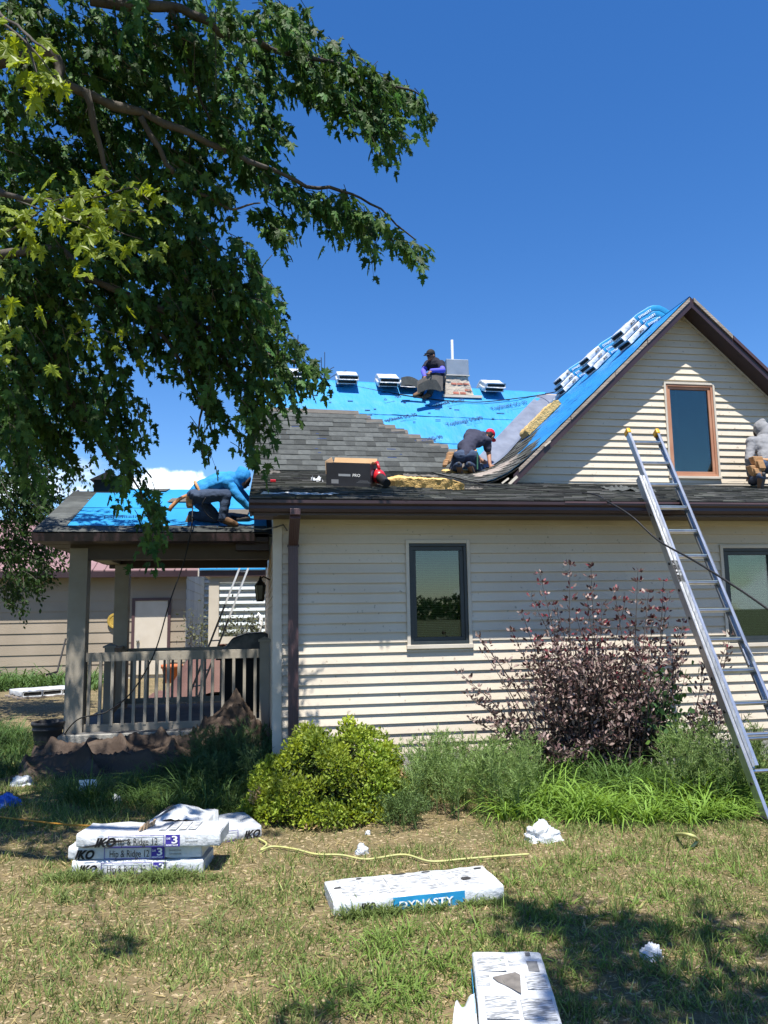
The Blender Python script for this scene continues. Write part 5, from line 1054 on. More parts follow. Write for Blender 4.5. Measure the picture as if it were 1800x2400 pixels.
loop(J1['waist']*.6+J1['pelvis']*.4, np.array((-.06, 0, .125)), (0, .155, 0), .02, LEATH, T1, 'tool_belt'); hm = J1['pelvis']+np.array((-.08, -.12, -.02)); MB().tube([hm, hm+np.array((-.1, -.02, -.06)), hm+np.array((-.2, -.03, -.17)), hm+np.array((-.22, -.03, -.22))], [.02, .026, .028, .022], 8).build('hammer_handle', M('wood_handle', (.45, .22, .10), .6), T1, True)
pch(J1['pelvis']+np.array((-.04, -.15, -.12)), (.05, 0, 0), (0, .03, 0), (0, 0, .08), T1); scB = thing('nail_gun', 'black nail gun lying at the boot of the blue hooded worker', 'nail gun', ppt(558, 1214)); c = ppt(556, 1216, .07)+np.array((0, .12, 0)); organic('gun_body', [('c', c, .04, c+np.array((.13, 0, .02)), .045)], RUBB, scB); organic('gun_handle', [('c', c+np.array((.03, 0, .02)), .02, c+np.array((-.08, 0, .05)), .02)], RUBB, scB); MB().tube(spline([c+np.array((-.08, 0, .05)), A3(520, 1222, dY-.12), A3(490, 1210, dY-.1), A3(474, 1185, dY-.1), A3(482, 1166, dY-.1)]), .007, 6).build('air_line', RUBB, scB, True)
# --- 2 kneeling worker with the red cap
NAVY = M('navy_tee', (.028, .030, .052), .9, (.045, .047, .075), 6, bump=.3, bs=25); REDC = M('red_cap', (.50, .012, .03), .7, bump=.1)
J2 = dict(toeL=A3(1080, 1109, 12.10), toeR=A3(1109, 1110, 12.10), anL=A3(1075, 1090, 11.99), anR=A3(1099, 1090, 11.99), knL=A3(1062, 1103, 12.40), knR=A3(1120, 1103, 12.40), hipL=A3(1077, 1070, 12.12), hipR=A3(1107, 1070, 12.12), pelvis=A3(1091, 1066, 12.15), waist=A3(1094, 1049, 12.22), chest=A3(1112, 1028, 12.38), neck=A3(1131, 1021, 12.5), shL=A3(1102, 1016, 12.5), shR=A3(1140, 1034, 12.38), elR=A3(1146, 1066, 12.42), wrR=A3(1148, 1088, 12.28), haR=A3(1155, 1102, 12.2), elL=A3(1100, 1050, 12.75), wrL=A3(1125, 1075, 12.8), haL=A3(1138, 1085, 12.75), head=A3(1147, 1022, 12.56), soleL=(0, -1, .2), soleR=(0, -1, .2))
T2, q2 = person('worker in navy T-shirt and red cap kneeling with his back to the viewer', J2, NAVY, 't_shirt', False, SKIN, face=(.55, .75, -.55), hup=(.5, .3, .75), sd=4., cap=(REDC, False), bulk=1.05)
pch(A3(1052, 1074, 12.10), (.05, 0, 0), (0, .05, 0), (.03, 0, .10), T2); pch(A3(1044, 1086, 12.06), (.04, 0, 0), (0, .04, 0), (.02, 0, .06), T2); loop(J2['waist']*.5+J2['pelvis']*.5, (.17, 0, .02), (0, .13, .05), .02, LEATH, T2, 'tool_belt')
MB().tube([A3(1119, 1060, 11.98), A3(1119, 1100, 12.0)], .012, 6).build('level_strap', M('green_strap', (.05, .16, .1), .6), T2)
a, b = lowpt(1050, 1113)+LU*.1, lowpt(1128, 1114)+LU*.1; foam('narrow foam pad under the knees of the red capped worker', [a, b, b+LU*.38, a+LU*.38], LN, .075, 9., torn=.006)
# --- 3 seated worker at the ridge
BLKT = M('black_tee', (.012, .012, .022), .9, (.02, .02, .032), 6, bump=.3, bs=25); PURS = M('violet_sleeve', (.10, .10, .55), .7); DPANT = M('dark_work_trousers', (.03, .03, .032), .9, (.045, .045, .045), 8, bump=.3)
fL, fR = sR(1004, 930, .06), sR(985, 926, .06)
J3 = dict(toeL=fL+np.array((-.10, -.05, -.03)), toeR=fR+np.array((-.12, -.03, -.02)), anL=fL+np.array((.03, .02, .06)), anR=fR+np.array((.02, .02, .06)), knL=A3(1017, 878, 14.08), knR=A3(998, 884, 14.2), hipL=A3(1034, 892, 14.52), hipR=A3(1016, 892, 14.72), pelvis=A3(1026, 890, 14.62), waist=A3(1026, 876, 14.58), chest=A3(1020, 860, 14.5), neck=A3(1016, 848, 14.46), shL=A3(1033, 853, 14.33), shR=A3(1003, 853, 14.66), elL=A3(1038, 868, 14.12), wrL=A3(1011, 869, 13.98), haL=A3(1000, 880, 13.95), elR=A3(992, 870, 14.45), wrR=A3(996, 882, 14.15), haR=A3(994, 892, 14.05), head=A3(1010, 834, 14.42))
T3, q3 = person('worker in black shirt and dark cap sitting on the ridge beside the chimney', J3, BLKT, 't_shirt', False, SKIND, jeans=DPANT, face=(-.75, -.55, -.35), hup=(0, -.1, 1), sd=7., cap=(M('black_cap', (.018, .018, .02), .8), False))
for q in 'LR': organic('sleeve', [('c', J3['sh'+q]*.45+J3['el'+q]*.55, .056, J3['el'+q], .054), ('c', J3['el'+q], .054, J3['wr'+q], .042)], PURS, T3, .011, 2)
g_ = q3['H']+q3['u']*.055+q3['f']*.10; MB().obox(g_, q3['s']*.07, q3['f']*.012, q3['u']*.018).build('sunglasses', RUBB, q3['bo'], bevel=.01)
hs = thing('loose_shingle', 'bent grey shingle sheet held by the seated worker at the ridge', 'shingle', A3(1000, 905, 13.95))
def shp(u, v): x = 978+u*60; y = 883+v*28+(1-u)*10-8*math.sin(u*3.0)+u*v*6; return A3(x, y, 13.9+.12*u-.02*v)
MB().grid(shp, 10, 4).build('shingle_sheet', STARTER, hs); MB().grid(lambda u, v: A3(980+u*54, 894+v*20+(1-u)*8-8*math.sin(u*3.)+u*v*5, 13.888+.12*u-.02*v), 10, 4).build('granule_face', SHIN, hs)
tag(MB().grid(lambda u, v: A3(940+u*52, 885+v*20-6*math.sin(u*4)+8*u, 14.1+.05*u), 8, 3).build('loose_shingle', SHIN, None), 'wavy loose shingle on top of the opened ridge bundle', 'shingle')
# --- 4 worker in grey at the right edge
GREYH = M('grey_hoodie', (.19, .195, .21), .9, (.25, .255, .27), 6, bump=.6, bs=18)
def G4r(px, py, h): p = lowpt(px, py); return p+LN*h
J4 = dict(toeL=G4r(1782, 1147, .03), toeR=G4r(1822, 1148, .03), hipL=A3(1786, 1092, 9.55), hipR=A3(1822, 1092, 9.55), pelvis=A3(1804, 1090, 9.57), waist=A3(1800, 1072, 9.60), chest=A3(1794, 1045, 9.70), neck=A3(1788, 1027, 9.80), shL=A3(1762, 1036, 9.72), shR=A3(1822, 1038, 9.72), elL=A3(1755, 1076, 9.66), wrL=A3(1758, 1112, 9.76), haL=A3(1762, 1128, 9.80), elR=A3(1836, 1078, 9.72), wrR=A3(1828, 1110, 9.86), haR=A3(1824, 1122, 9.9), head=A3(1784, 1012, 9.86), knL=A3(1766, 1126, 9.80), knR=A3(1820, 1126, 9.82), soleL=(0, -1, .2), soleR=(0, -1, .2))
J4['anL'] = J4['toeL']+np.array((-.01, -.06, .14)); J4['anR'] = J4['toeR']+np.array((.01, -.06, .14))
T4, q4 = person('worker in grey hooded top and tan pouches kneeling at the right edge', J4, GREYH, 'hooded_top', True, SKIN, face=(-.3, .9, -.45), hup=(-.2, .4, .9), sd=11., hood=GREYH, bulk=1.)
pch(A3(1776, 1088, 9.46), (.07, 0, 0), (0, .05, 0), (-.03, 0, .10), T4); pch(A3(1768, 1104, 9.48), (.07, 0, 0), (0, .05, 0), (-.02, 0, .07), T4); loop(J4['waist']*.8+J4['pelvis']*.2, (.19, 0, .01), (0, .15, .05), .026, LEATH, T4, 'tool_belt')
# ================================================================== vegetation
rng = np.random.default_rng(11); random.seed(11)
def rnd(n): return rng.standard_normal((n, 3))
# --- silver maple leaf: five deep lobes, slightly folded
ml = [(0, 0), (.07, .07), (.24, -.04), (.20, .09), (.34, .12), (.26, .18), (.52, .30), (.36, .31), (.47, .46), (.30, .39), (.17, .42), (.11, .50), (.22, .62), (.14, .66), (.16, .80), (.07, .82), (0, 1.05), (-.07, .82), (-.16, .80), (-.14, .66), (-.22, .62), (-.11, .50), (-.17, .42), (-.30, .39), (-.47, .46), (-.36, .31), (-.52, .30), (-.26, .18), (-.34, .12), (-.20, .09), (-.24, -.04), (-.07, .07)]
MLV = np.array([(0, .30, 0)]+[(x, y, -.30*abs(x)-.16*y*y+.05*math.sin(x*23)) for x, y in ml]); MLF = [(0, i+1, (i+1) % len(ml)+1) for i in range(len(ml))]
LEAF = M('maple_leaf', (.05, .1, .02), .55, attr='col', transl=.40, spec=.22)
LEAF1 = M('maple_leaf_sunlit', (.19, .26, .03), .42, (.26, .32, .04), 3, transl=.45, spec=.35, rand=.15)  # bright yellow-green puts the sunlight on the near sprigs into the leaf colour
BARK = M('maple_bark', (.055, .047, .04), .95, (.10, .088, .075), 7, bump=.8, bs=30, stretch=(1, 1, .3))
tree = thing('maple_tree', 'large silver maple with drooping branches filling the upper left', 'tree', (-5.2, 5.2, 0))
TB = np.array((-5.2, 5.2, 0))
tk = MB(); tk.tube([TB, TB+(0, 0, .4), TB+(.05, .02, 1.6), TB+(.15, .05, 3.0), TB+(.35, .05, 4.6), TB+(.5, 0, 6.5), TB+(.7, -.2, 9)], [.52, .40, .35, .33, .28, .2, .08], 14); tk.build('trunk', BARK, tree, True)
limbs = []
def limb(pts, r0, r1, start=None, D=None):
    P = [atd(x, y, d) for x, y, d in pts]; P = ([np.array(start)] if start is not None else [])+P; P = spline(P, 6); n = len(P); P = [p+np.array([mnoise.noise(Vector((i*.45, k*7., r0*90))) for k in range(3)])*min(.05, r0*1.2) for i, p in enumerate(P)]
    MB().tube(P, [(r0+(r1-r0)*i/(n-1))*(1+.28*mnoise.noise(Vector((i*.8, r0*50, 2.)))) for i in range(n)], 8).build('limb', BARK, tree, True); limbs.append(P); return P
T_ = lambda h: TB+np.array((.25, .05, h))
limb([(0, 140, 5.6), (150, 195, 5.7), (330, 272, 5.9), (521, 347, 6.1), (694, 428, 7.1), (846, 466, 7.3), (976, 564, 7.5)], .05, .006, T_(4.2))
limb([(120, -110, 5.6), (230, 0, 5.8), (400, 18, 5.9), (540, 78, 6.1), (650, 120, 6.9), (780, 145, 7.2), (900, 190, 7.4), (1000, 228, 7.6)], .055, .006, T_(4.8))
limb([(30, 590, 6.2), (200, 650, 6.4), (430, 745, 6.6), (590, 815, 6.8), (690, 852, 6.9), (752, 868, 7.0)], .045, .006, T_(3.2))
limb([(40, 700, 6.5), (110, 800, 6.7), (180, 960, 6.9), (250, 1060, 7.1), (320, 1135, 7.2), (362, 1240, 7.3)], .035, .005, T_(3.3))
limb([(420, 740, 6.6), (540, 860, 6.8), (600, 960, 6.9), (575, 1060, 7.0)], .03, .006); limb([(300, 700, 6.5), (420, 840, 6.7), (470, 950, 6.8), (465, 1030, 6.9)], .025, .005)
limb([(200, 210, 5.7), (240, 380, 5.9), (262, 430, 6.0)], .03, .01); limb([(330, 272, 5.9), (390, 380, 6.0), (430, 420, 6.1), (520, 480, 6.2), (610, 480, 6.3)], .025, .006); limb([(400, 18, 5.9), (450, 160, 6.0), (490, 290, 6.1)], .025, .006)
limb([(-100, -200, 4.2), (-20, 0, 3.3), (50, 70, 2.9), (110, 120, 2.75)], .012, .004, T_(4.4)); limb([(-150, 380, 5.0), (0, 450, 4.8), (150, 480, 4.7), (330, 500, 4.7)], .03, .006, T_(3.8))
limb([(-80, -500, 4.5), (200, -600, 4.5), (600, -700, 5.0)], .08, .02, T_(6)); limb([(-80, -900, 3.5), (300, -900, 3.8)], .08, .02, T_(6.5))
tw = MB(); LP, LY, LZ, LS, LC = [], [], [], [], []
def spray(p, d, L, n, size, tone=1., droop=.55, tw_r=.004):
    p = np.array(p); d = nrm(d); P = [p+d*L*t+np.array((0, 0, -droop*L*t*t)) for t in np.linspace(0, 1, 5)]
    if tw_r: tw.tube(P, [tw_r, tw_r*.9, tw_r*.8, tw_r*.6, tw_r*.4], 3, caps=False)
    s = np.cross(d, (0, 0, 1.)); s = s/(np.linalg.norm(s)+1e-6)
    for k in range(n):
        t = (k+.7)/n; q = p+d*L*t+np.array((0, 0, -droop*L*t*t)); sd = (1 if k % 2 else -1); pet = random.uniform(.02, .06)
        o = s*sd*random.uniform(.4, 1.)+d*random.uniform(.0, .9)+np.array((random.gauss(0, .3), random.gauss(0, .3), random.uniform(-.9, .1))); o = o/np.linalg.norm(o)
        y = o*.65+d*.2+np.array((random.gauss(0, .2), random.gauss(0, .2), -random.uniform(.35, 1.1)))
        LP.append(q+o*pet); LY.append(y); LZ.append(np.array((random.gauss(0, .55), random.gauss(-.35, .55), 1.))); LS.append(size*random.uniform(.55, 1.2))
        g = random.choice((.6, .8, 1., 1.2, 1.7))*tone; b = random.random(); LC.append((g*(.034+.034*b), g*(.092+.034*b), g*.026))
LSZ = .115
def cluster(px, py, rx, ry, D, n, dj=.5, size=LSZ, tone=1., out=(.8, 0, -.15)):
    if px > 560 and py < 600: D += .8; size *= 1.1; n = int(n*1.25)+1
    elif py < 640: n = int(n*1.2)
    else: n = int(n*1.15)
    for i in range(n):
        a = random.uniform(0, 6.283); r = math.sqrt(random.random()); x, y = px+rx*r*math.cos(a), py+ry*r*math.sin(a)
        p = atd(x, y, D+random.uniform(-dj, dj)); d = np.array(out)+np.array((random.gauss(0, .5), random.gauss(0, .5), random.gauss(0, .3))); L = random.uniform(.22, .42)
        spray(p-nrm(d)*L*.5, d, L, random.randint(8, 13), size)
for c in [ # outer sprays along the upper limb
    (690, 60, 60, 50, 6.4, 10), (640, 20, 60, 40, 6.2, 9), (760, 120, 55, 35, 6.5, 10), (820, 160, 50, 35, 6.6, 9), (880, 195, 50, 35, 6.7, 9), (935, 215, 45, 30, 6.8, 7), (975, 225, 22, 20, 6.9, 3), (760, 210, 50, 40, 6.5, 7), (830, 235, 45, 35, 6.6, 7), (890, 260, 40, 30, 6.7, 6), (925, 300, 28, 18, 6.8, 3), (700, 150, 60, 50, 6.4, 9), (640, 130, 60, 50, 6.3, 9), (600, 210, 45, 60, 6.2, 7), (625, 270, 25, 35, 6.2, 4), (850, 275, 25, 20, 6.6, 2),
    # second limb
    (570, 350, 50, 35, 6.2, 6), (615, 385, 40, 30, 6.3, 5), (660, 430, 40, 22, 6.4, 3), (645, 520, 38, 42, 6.4, 6), (705, 460, 35, 28, 6.5, 4), (755, 480, 40, 32, 6.5, 6), (815, 490, 38, 30, 6.6, 6), (860, 530, 30, 28, 6.6, 5), (905, 535, 28, 22, 6.7, 3), (955, 560, 24, 15, 6.7, 3),
    # body
    (60, 60, 110, 110, 6.2, 26), (230, 80, 120, 100, 6.2, 26), (380, 110, 110, 110, 6.2, 24), (500, 60, 90, 70, 6.2, 16), (500, 170, 80, 80, 6.2, 14), (100, 260, 130, 130, 6.4, 34), (280, 250, 120, 110, 6.4, 26), (420, 270, 110, 90, 6.4, 22), (530, 270, 50, 50, 6.3, 7),
    (80, 430, 130, 130, 6.6, 34), (260, 420, 130, 110, 6.6, 30), (400, 410, 110, 90, 6.5, 22), (490, 430, 60, 60, 6.4, 9), (60, 610, 120, 120, 6.6, 32), (220, 590, 140, 120, 6.6, 34), (380, 560, 120, 100, 6.6, 26), (490, 560, 80, 70, 6.6, 14), (560, 620, 70, 45, 6.7, 11), (620, 645, 35, 25, 6.8, 4),
    (60, 770, 120, 110, 6.8, 28), (220, 730, 140, 100, 6.8, 30), (390, 700, 120, 90, 6.8, 24), (500, 720, 90, 70, 6.8, 17), (580, 760, 80, 70, 6.9, 15), (640, 810, 60, 60, 6.9, 11), (690, 850, 40, 30, 7.0, 5), (735, 868, 22, 14, 7.0, 3), (500, 820, 80, 60, 6.9, 13), (570, 860, 70, 50, 6.9, 12), (640, 890, 45, 45, 7.0, 7), (610, 950, 48, 45, 7.0, 7), (580, 1020, 38, 40, 7.0, 5), (480, 900, 55, 50, 6.9, 8), (470, 980, 34, 42, 6.9, 5), (420, 810, 50, 40, 6.9, 5), (340, 790, 60, 40, 6.9, 6),
    (130, 860, 120, 60, 6.9, 18), (60, 920, 90, 90, 7.0, 17), (170, 950, 60, 60, 7.0, 8), (90, 1040, 60, 60, 7.0, 8), (250, 870, 50, 50, 6.9, 5), (300, 960, 50, 50, 7.0, 7), (240, 1020, 45, 45, 7.1, 6), (300, 1060, 38, 38, 7.1, 5), (275, 1120, 26, 28, 7.2, 3), (335, 1150, 32, 30, 7.2, 4), (360, 1205, 28, 36, 7.3, 5), (350, 1235, 22, 16, 7.3, 2), (30, 850, 80, 90, 6.6, 14), (40, 960, 60, 80, 6.8, 12), (130, 1000, 60, 50, 7., 8), (230, 940, 50, 60, 7., 8), (420, 770, 90, 60, 6.9, 12), (560, 700, 60, 50, 6.9, 8)]: cluster(*c, out=(.8, .1, -.25) if c[1] < 600 else (.55, .1, -.7))
# second depth layer behind the body, so the sky only shows in small gaps
for c in [(120, 120, 190, 160, 8.2, 34), (380, 130, 170, 140, 8.0, 26), (130, 400, 200, 180, 8.4, 44), (370, 400, 150, 150, 8.2, 28), (120, 680, 190, 170, 8.6, 42), (370, 650, 160, 120, 8.4, 28), (540, 720, 110, 80, 8.2, 13), (100, 900, 130, 90, 8.6, 16)]: cluster(*c, dj=.9, size=.13, tone=.9)
# crown above and to the near left of the frame (added unseen: shades what is seen, gaps let sun through)
SV = np.array(SUN); LIT = [atd(*p) for p in ((90, 110, 2.85), (100, 200, 2.85), (110, 150, 2.85), (60, 520, 4.6), (150, 480, 4.6), (200, 540, 4.5), (300, 450, 4.6), (300, 550, 4.6), (350, 480, 4.6), (240, 500, 4.6), (10, 740, 4.5), (220, 775, 6.1), (280, 790, 6.1))]+[atz(190, 1790, .1), atz(320, 1750, .15), atz(120, 1820, .1), atz(300, 1940, .25)]
def litgap(p): return any(np.linalg.norm(np.cross(p-q, SV)) < .42 and (p-q)@SV > .1 for q in LIT)
for i in range(2600):
    if i < 1700: p = np.array((-2.3, 3.9, 7.6))+rng.standard_normal(3)*np.array((1.6, 1.3, .9))
    else: p = np.array((-5.6, 6.8, 5.2))+rng.standard_normal(3)*np.array((1.3, 1.8, 1.2))
    dd = p-CP; q = np.array((dd@CR, dd@CU, dd@fw))
    if q[2] > .2 and abs(q[0]/q[2]) < .53 and abs(q[1]/q[2]) < .70: continue
    g0 = p-SV*(p[2]/SV[2]); nn = mnoise.noise(Vector((g0[0]*1.4, g0[1]*1.4, 3.)))
    if litgap(p) or g0[1] < 6.35+.5*nn or g0[0] > -.1+.3*nn or nn < -.18 or len(LP) > 60000: continue
    spray(p, rnd(1)[0]+(0, 0, -.2), .5, 9, .18, tw_r=0)
Tm = basis(np.array(LY), np.array(LZ))*np.array(LS)[:, None, None]
crown = scatter('crown', MLV, MLF, Tm, np.array(LP), np.array(LC), LEAF, tree); stuff(crown); print('leaves', len(LP))
stuff(tw.build('twigs', BARK, tree))
# nearest sprigs, leaf by leaf
lm = MB().add(MLV, MLF).data('leaf', LEAF1); nl = 0
def sprig(pts, n, size, spread):
    global nl
    P = spline([atd(*p) for p in pts], 6); st = MB().tube(P, [.006*(1-.7*i/len(P)) for i in range(len(P))], 5).build('sprig', BARK, tree, True)
    for k in range(n):
        i = int(len(P)*(.12+.86*k/n)); q = P[min(i, len(P)-1)]+rng.standard_normal(3)*spread; y = np.array((random.gauss(.1, .6), random.gauss(-.1, .5), -random.uniform(.3, 1.3))); z = np.array((random.gauss(0, .5), random.gauss(-.5, .4), .9))
        B_ = basis(y[None], z[None])[0]*size*random.uniform(.7, 1.15); m4 = Matrix.Identity(4)
        for a in range(3):
            for b in range(3): m4[a][b] = B_[a][b]
            m4[a][3] = q[a]
        inst('leaf', lm, m4, st); nl += 1
sprig([(-40, 20, 3.0), (40, 80, 2.9), (90, 130, 2.85), (135, 190, 2.85)], 15, .10, .045); sprig([(60, 90, 2.9), (85, 170, 2.85), (100, 240, 2.85)], 12, .10, .04)
for pts, n in ((((-20, 560, 4.7), (60, 520, 4.6), (130, 470, 4.6), (200, 455, 4.6)), 30), (((40, 470, 4.7), (120, 500, 4.6), (200, 530, 4.5), (250, 560, 4.5)), 28), (((150, 470, 4.7), (240, 460, 4.6), (310, 440, 4.6), (350, 470, 4.5)), 30), (((200, 500, 4.7), (270, 540, 4.6), (330, 560, 4.6)), 24), (((-30, 700, 4.6), (10, 740, 4.5), (30, 790, 4.5)), 20), (((160, 790, 6.2), (220, 770, 6.1), (290, 790, 6.1)), 22)): sprig(pts, n, .115, .10)
print('single leaves', nl)
# --- finer leaved tree at the left edge, in front of the outbuilding
fl_ = [(0, 0, 0), (.2, .3, .03), (.22, .6, 0), (0, 1, -.06), (-.22, .6, 0), (-.2, .3, .03)]; FLF = [(0, 1, 2), (0, 2, 3), (0, 3, 4), (0, 4, 5)]
elm = thing('elm_tree', 'fine leaved tree hanging in from the left edge before the outbuilding', 'tree', (-8.2, 13, 0))
eb = np.array((-8.2, 13., 0)); MB().tube([eb, eb+(.05, 0, 1.5), eb+(.2, 0, 3), eb+(.5, 0, 5)], [.22, .17, .14, .05], 10).build('trunk', BARK, elm, True)
ep, ey = [], []; ew = MB()
for (px, py, rx, ry, n) in ((30, 1000, 90, 60, 30), (50, 1090, 80, 60, 34), (85, 1160, 45, 50, 16), (40, 1190, 60, 60, 24), (20, 1280, 50, 50, 16), (90, 1290, 36, 45, 9), (60, 1340, 36, 40, 8), (15, 1370, 25, 35, 5), (-60, 1150, 80, 180, 60), (-60, 900, 80, 150, 40)):
    for i in range(int(n*2.4)):
        p = atd(px+rx*random.gauss(0, .55), py+ry*random.gauss(0, .55), 13.2+random.gauss(0, .6)); d = nrm(np.array((.6+random.gauss(0, .5), random.gauss(0, .5), -.5+random.gauss(0, .4)))); L = random.uniform(.3, .6); ew.tube([p, p+d*L*.5, p+d*L+(0, 0, -.1*L)], [.006, .004, .002], 3, caps=False)
        for k in range(26): t = (k+.5)/26; q = p+d*L*t+np.array((0, 0, -.1*L*t)); ep.append(q+rng.standard_normal(3)*.03); ey.append(d*.5+rng.standard_normal(3)*.6+np.array((0, 0, -.5)))
ep, ey = np.array(ep), np.array(ey); n = len(ep); g = rng.uniform(.7, 1.3, n)
stuff(scatter('crown', fl_, FLF, basis(ey, rnd(n)+(0, 0, 1))*rng.uniform(.06, .10, n)[:, None, None], ep, np.stack([.034*g, .07*g, .02*g], 1), LEAF, elm)); stuff(ew.build('twigs', BARK, elm))
limb2 = MB().tube(spline([eb+(.2, 0, 3), atd(-60, 1000, 13.2), atd(40, 1080, 13.2), atd(60, 1250, 13.2)]), .03, 6).build('limb', BARK, elm, True)
# --- tree standing behind the viewer on the right; only its shade is seen
def simple_tree(label, base, h, cr, rx, rz, n, size, cond=None):
    b = np.array(base, float); t = thing('shade_tree', label, 'tree', base, 'trees behind the viewer'); MB().tube([b, b+(0, 0, h*.4), cr*.6+b*.4+np.array((0, 0, h*.1)), cr], [.3, .22, .15, .05], 9).build('trunk', BARK, t, True)
    d = rnd(n); d /= np.linalg.norm(d, axis=1, keepdims=True); p = cr+d*(rng.random(n)**.33)[:, None]*np.array((rx, rx, rz)); 
    k = np.array([mnoise.noise(Vector(q*.75)) > -.12 for q in p]); p = p[k]; 
    if cond is not None: p = p[np.array([cond(q) for q in p])]
    n = len(p); g = rng.uniform(.7, 1.3, n)
    stuff(scatter('crown', MLV, MLF, basis(rnd(n)+(0, 0, -.7), rnd(n)+(0, 0, 1.))*(size*rng.uniform(.7, 1.2, n))[:, None, None], p, np.stack([.045*g, .085*g, .02*g], 1), LEAF, t)); return t
def unseen(q): dd = q-CP; z = dd@fw; return not (z > .05 and abs(dd@CR/z) < .54 and abs(dd@CU/z) < .71)
bt = simple_tree('broad tree behind the viewer shading the lower right lawn', (5.5, -3.5, 0), 6, np.array((4.4, -1.6, 6.6)), 2.0, 1.2, 1600, .25, unseen); P = []
for (px, py, r_, n) in ((1225, 2150, .13, 60), (1300, 2165, .2, 130), (1400, 2190, .22, 150), (1480, 2180, .2, 110), (1440, 2260, .2, 110), (1560, 2330, .22, 130), (1700, 2370, .25, 150), (1660, 2210, .16, 60), (1790, 2190, .2, 90), (1800, 2330, .25, 130), (1380, 2330, .16, 60), (1400, 2400, .2, 90), (750, 2390, .13, 50), (1560, 2470, .3, 160), (1250, 2250, .10, 20), (1340, 2390, .12, 30), (1640, 2130, .1, 20)):
    g0 = atz(px, py, 0); c = g0+SV*(random.uniform(5.6, 6.6)/SV[2]); P += [c+rng.standard_normal(3)*np.array((r_*.62, r_*.62, .25)) for _ in range(int(n*.75))]
P = np.array([p for p in P if unseen(p)]); n = len(P); g = rng.uniform(.7, 1.3, n)
stuff(scatter('shade_clumps', MLV, MLF, basis(rnd(n)+(0, 0, -.7), rnd(n)+(0, 0, 1.))*(.13*rng.uniform(.7, 1.2, n))[:, None, None], P, np.stack([.045*g, .085*g, .02*g], 1), LEAF, bt))  # loose leaf clumps added out of view, each placed to shade a lawn spot
for i in range(7):
    x = -70+i*24+random.uniform(-4, 4); simple_tree('distant tree in the row far behind the viewer', (x, -150, 0), 5, np.array((x, -150, 2.6)), 15, 3.2, 1700, 1.2)
# ------------------------------------------------------------------ lawn
BLV = np.array([(-.5, 0, 0), (.5, 0, 0), (.38, .5, .06), (-.38, .5, .06), (0, 1, .22)]); BLF = [(0, 1, 2), (0, 2, 3), (3, 2, 4)]
GRASS = M('grass_blades', (.1, .15, .04), .6, attr='col', transl=.25, spec=.25)
def inview(x, y, m=.12): 
    d = np.stack([x, y, np.full_like(x, -EYE)], 1); z = d@fw; return (z > 1.2) & (np.abs(d@CR/z) < .5+m) & (d@CU/z > -.667-m)
def field(s, seed, x, y, oct=2):
    xs = np.linspace(x.min()-.1, x.max()+.1, 160); ys = np.linspace(y.min()-.1, y.max()+.1, 160); G = np.array([[mnoise.fractal(Vector((a*s, b*s, seed)), 1., 2., oct) for a in xs] for b in ys])
    i = np.clip(((x-xs[0])/(xs[-1]-xs[0])*159).astype(int), 0, 159); j = np.clip(((y-ys[0])/(ys[-1]-ys[0])*159).astype(int), 0, 159); return G[j, i]
N = 400000; y = 2.4+(rng.random(N)**1.5)*9.4; x = rng.uniform(-5.6, 6., N); k = inview(x, y, .26) & ~((y > 7.75) & (x > .2)) & ~((y > 10.3) & (x > -2.5)); x, y = x[k], y[k]
f1 = field(.9, 3., x, y, 3); f2 = field(2.6, 9., x, y, 2); dry = np.clip(.50-.20*x+.9*f1+.35*f2, 0, 1)      # the left of the lawn is drier
dry = np.where(y > 6.6, dry*.3, dry); f3 = field(4.5, 21., x, y, 2); f4 = field(13., 31., x, y, 1); soil = (y > 5.6) & (y < 6.75) & (x > -.1) & (x < 1.7)
cov = np.clip(.86-.75*(dry-.35)+1.1*f3+.8*f4, .06, 1); keep = rng.random(len(x)) < np.where(soil, .10, cov)
x, y, dry, f2, f3 = x[keep], y[keep], dry[keep], f2[keep], f3[keep]; n = len(x); isdry = rng.random(n) < dry*.36+.05
h = rng.uniform(.02, .075, n)*(1+.9*np.clip(f3, -.4, 1))*np.where(isdry, .8, 1.)*np.where(y > 6.6, 1.5, 1); lean = rnd(n)*np.where(isdry, 1.1, .62)[:, None]; yd = lean+(0, 0, 1); yd[:, 2] = np.abs(yd[:, 2])*.8+.1
c1 = np.array((.40, .33, .165)); c2 = np.array((.145, .205, .055)); v = rng.uniform(.6, 1.35, n)[:, None]; br = (rng.random(n) < .18)[:, None]; col = np.where(isdry[:, None], c1, np.where(br, np.array((.29, .34, .11)), c2))*v; col *= np.where(x > .6, np.array((.92, 1.06, .8))[:, None], 1.).T if False else 1.
Tm = basis(yd, rnd(n))*np.stack([rng.uniform(.004, .008, n), h, h], 1)[:, None, :]
stuff(tag(scatter('grass', BLV, BLF, Tm, np.stack([x, y, np.zeros(n)-.002], 1), col, GRASS), 'patchy half dry lawn grass', 'grass')); print('blades', n)
# dead grass thatch lying flat
n = 26000; y = 2.6+(rng.random(n)**1.4)*4.6; x = rng.uniform(-3.6, 3.8, n); k = inview(x, y); x, y = x[k], y[k]; n = len(x); yd = rnd(n); yd[:, 2] = np.abs(yd[:, 2])*.12+.03
stuff(tag(scatter('thatch', BLV, BLF, basis(yd, rnd(n)*.3+(0, 0, 1))*np.stack([rng.uniform(.003, .006, n), rng.uniform(.03, .09, n), rng.uniform(.02, .05, n)], 1)[:, None, :], np.stack([x, y, rng.uniform(.002, .012, n)], 1), np.array((.35, .285, .13))*rng.uniform(.5, 1.2, n)[:, None], GRASS), 'dead straw lying in the lawn', 'grass'))
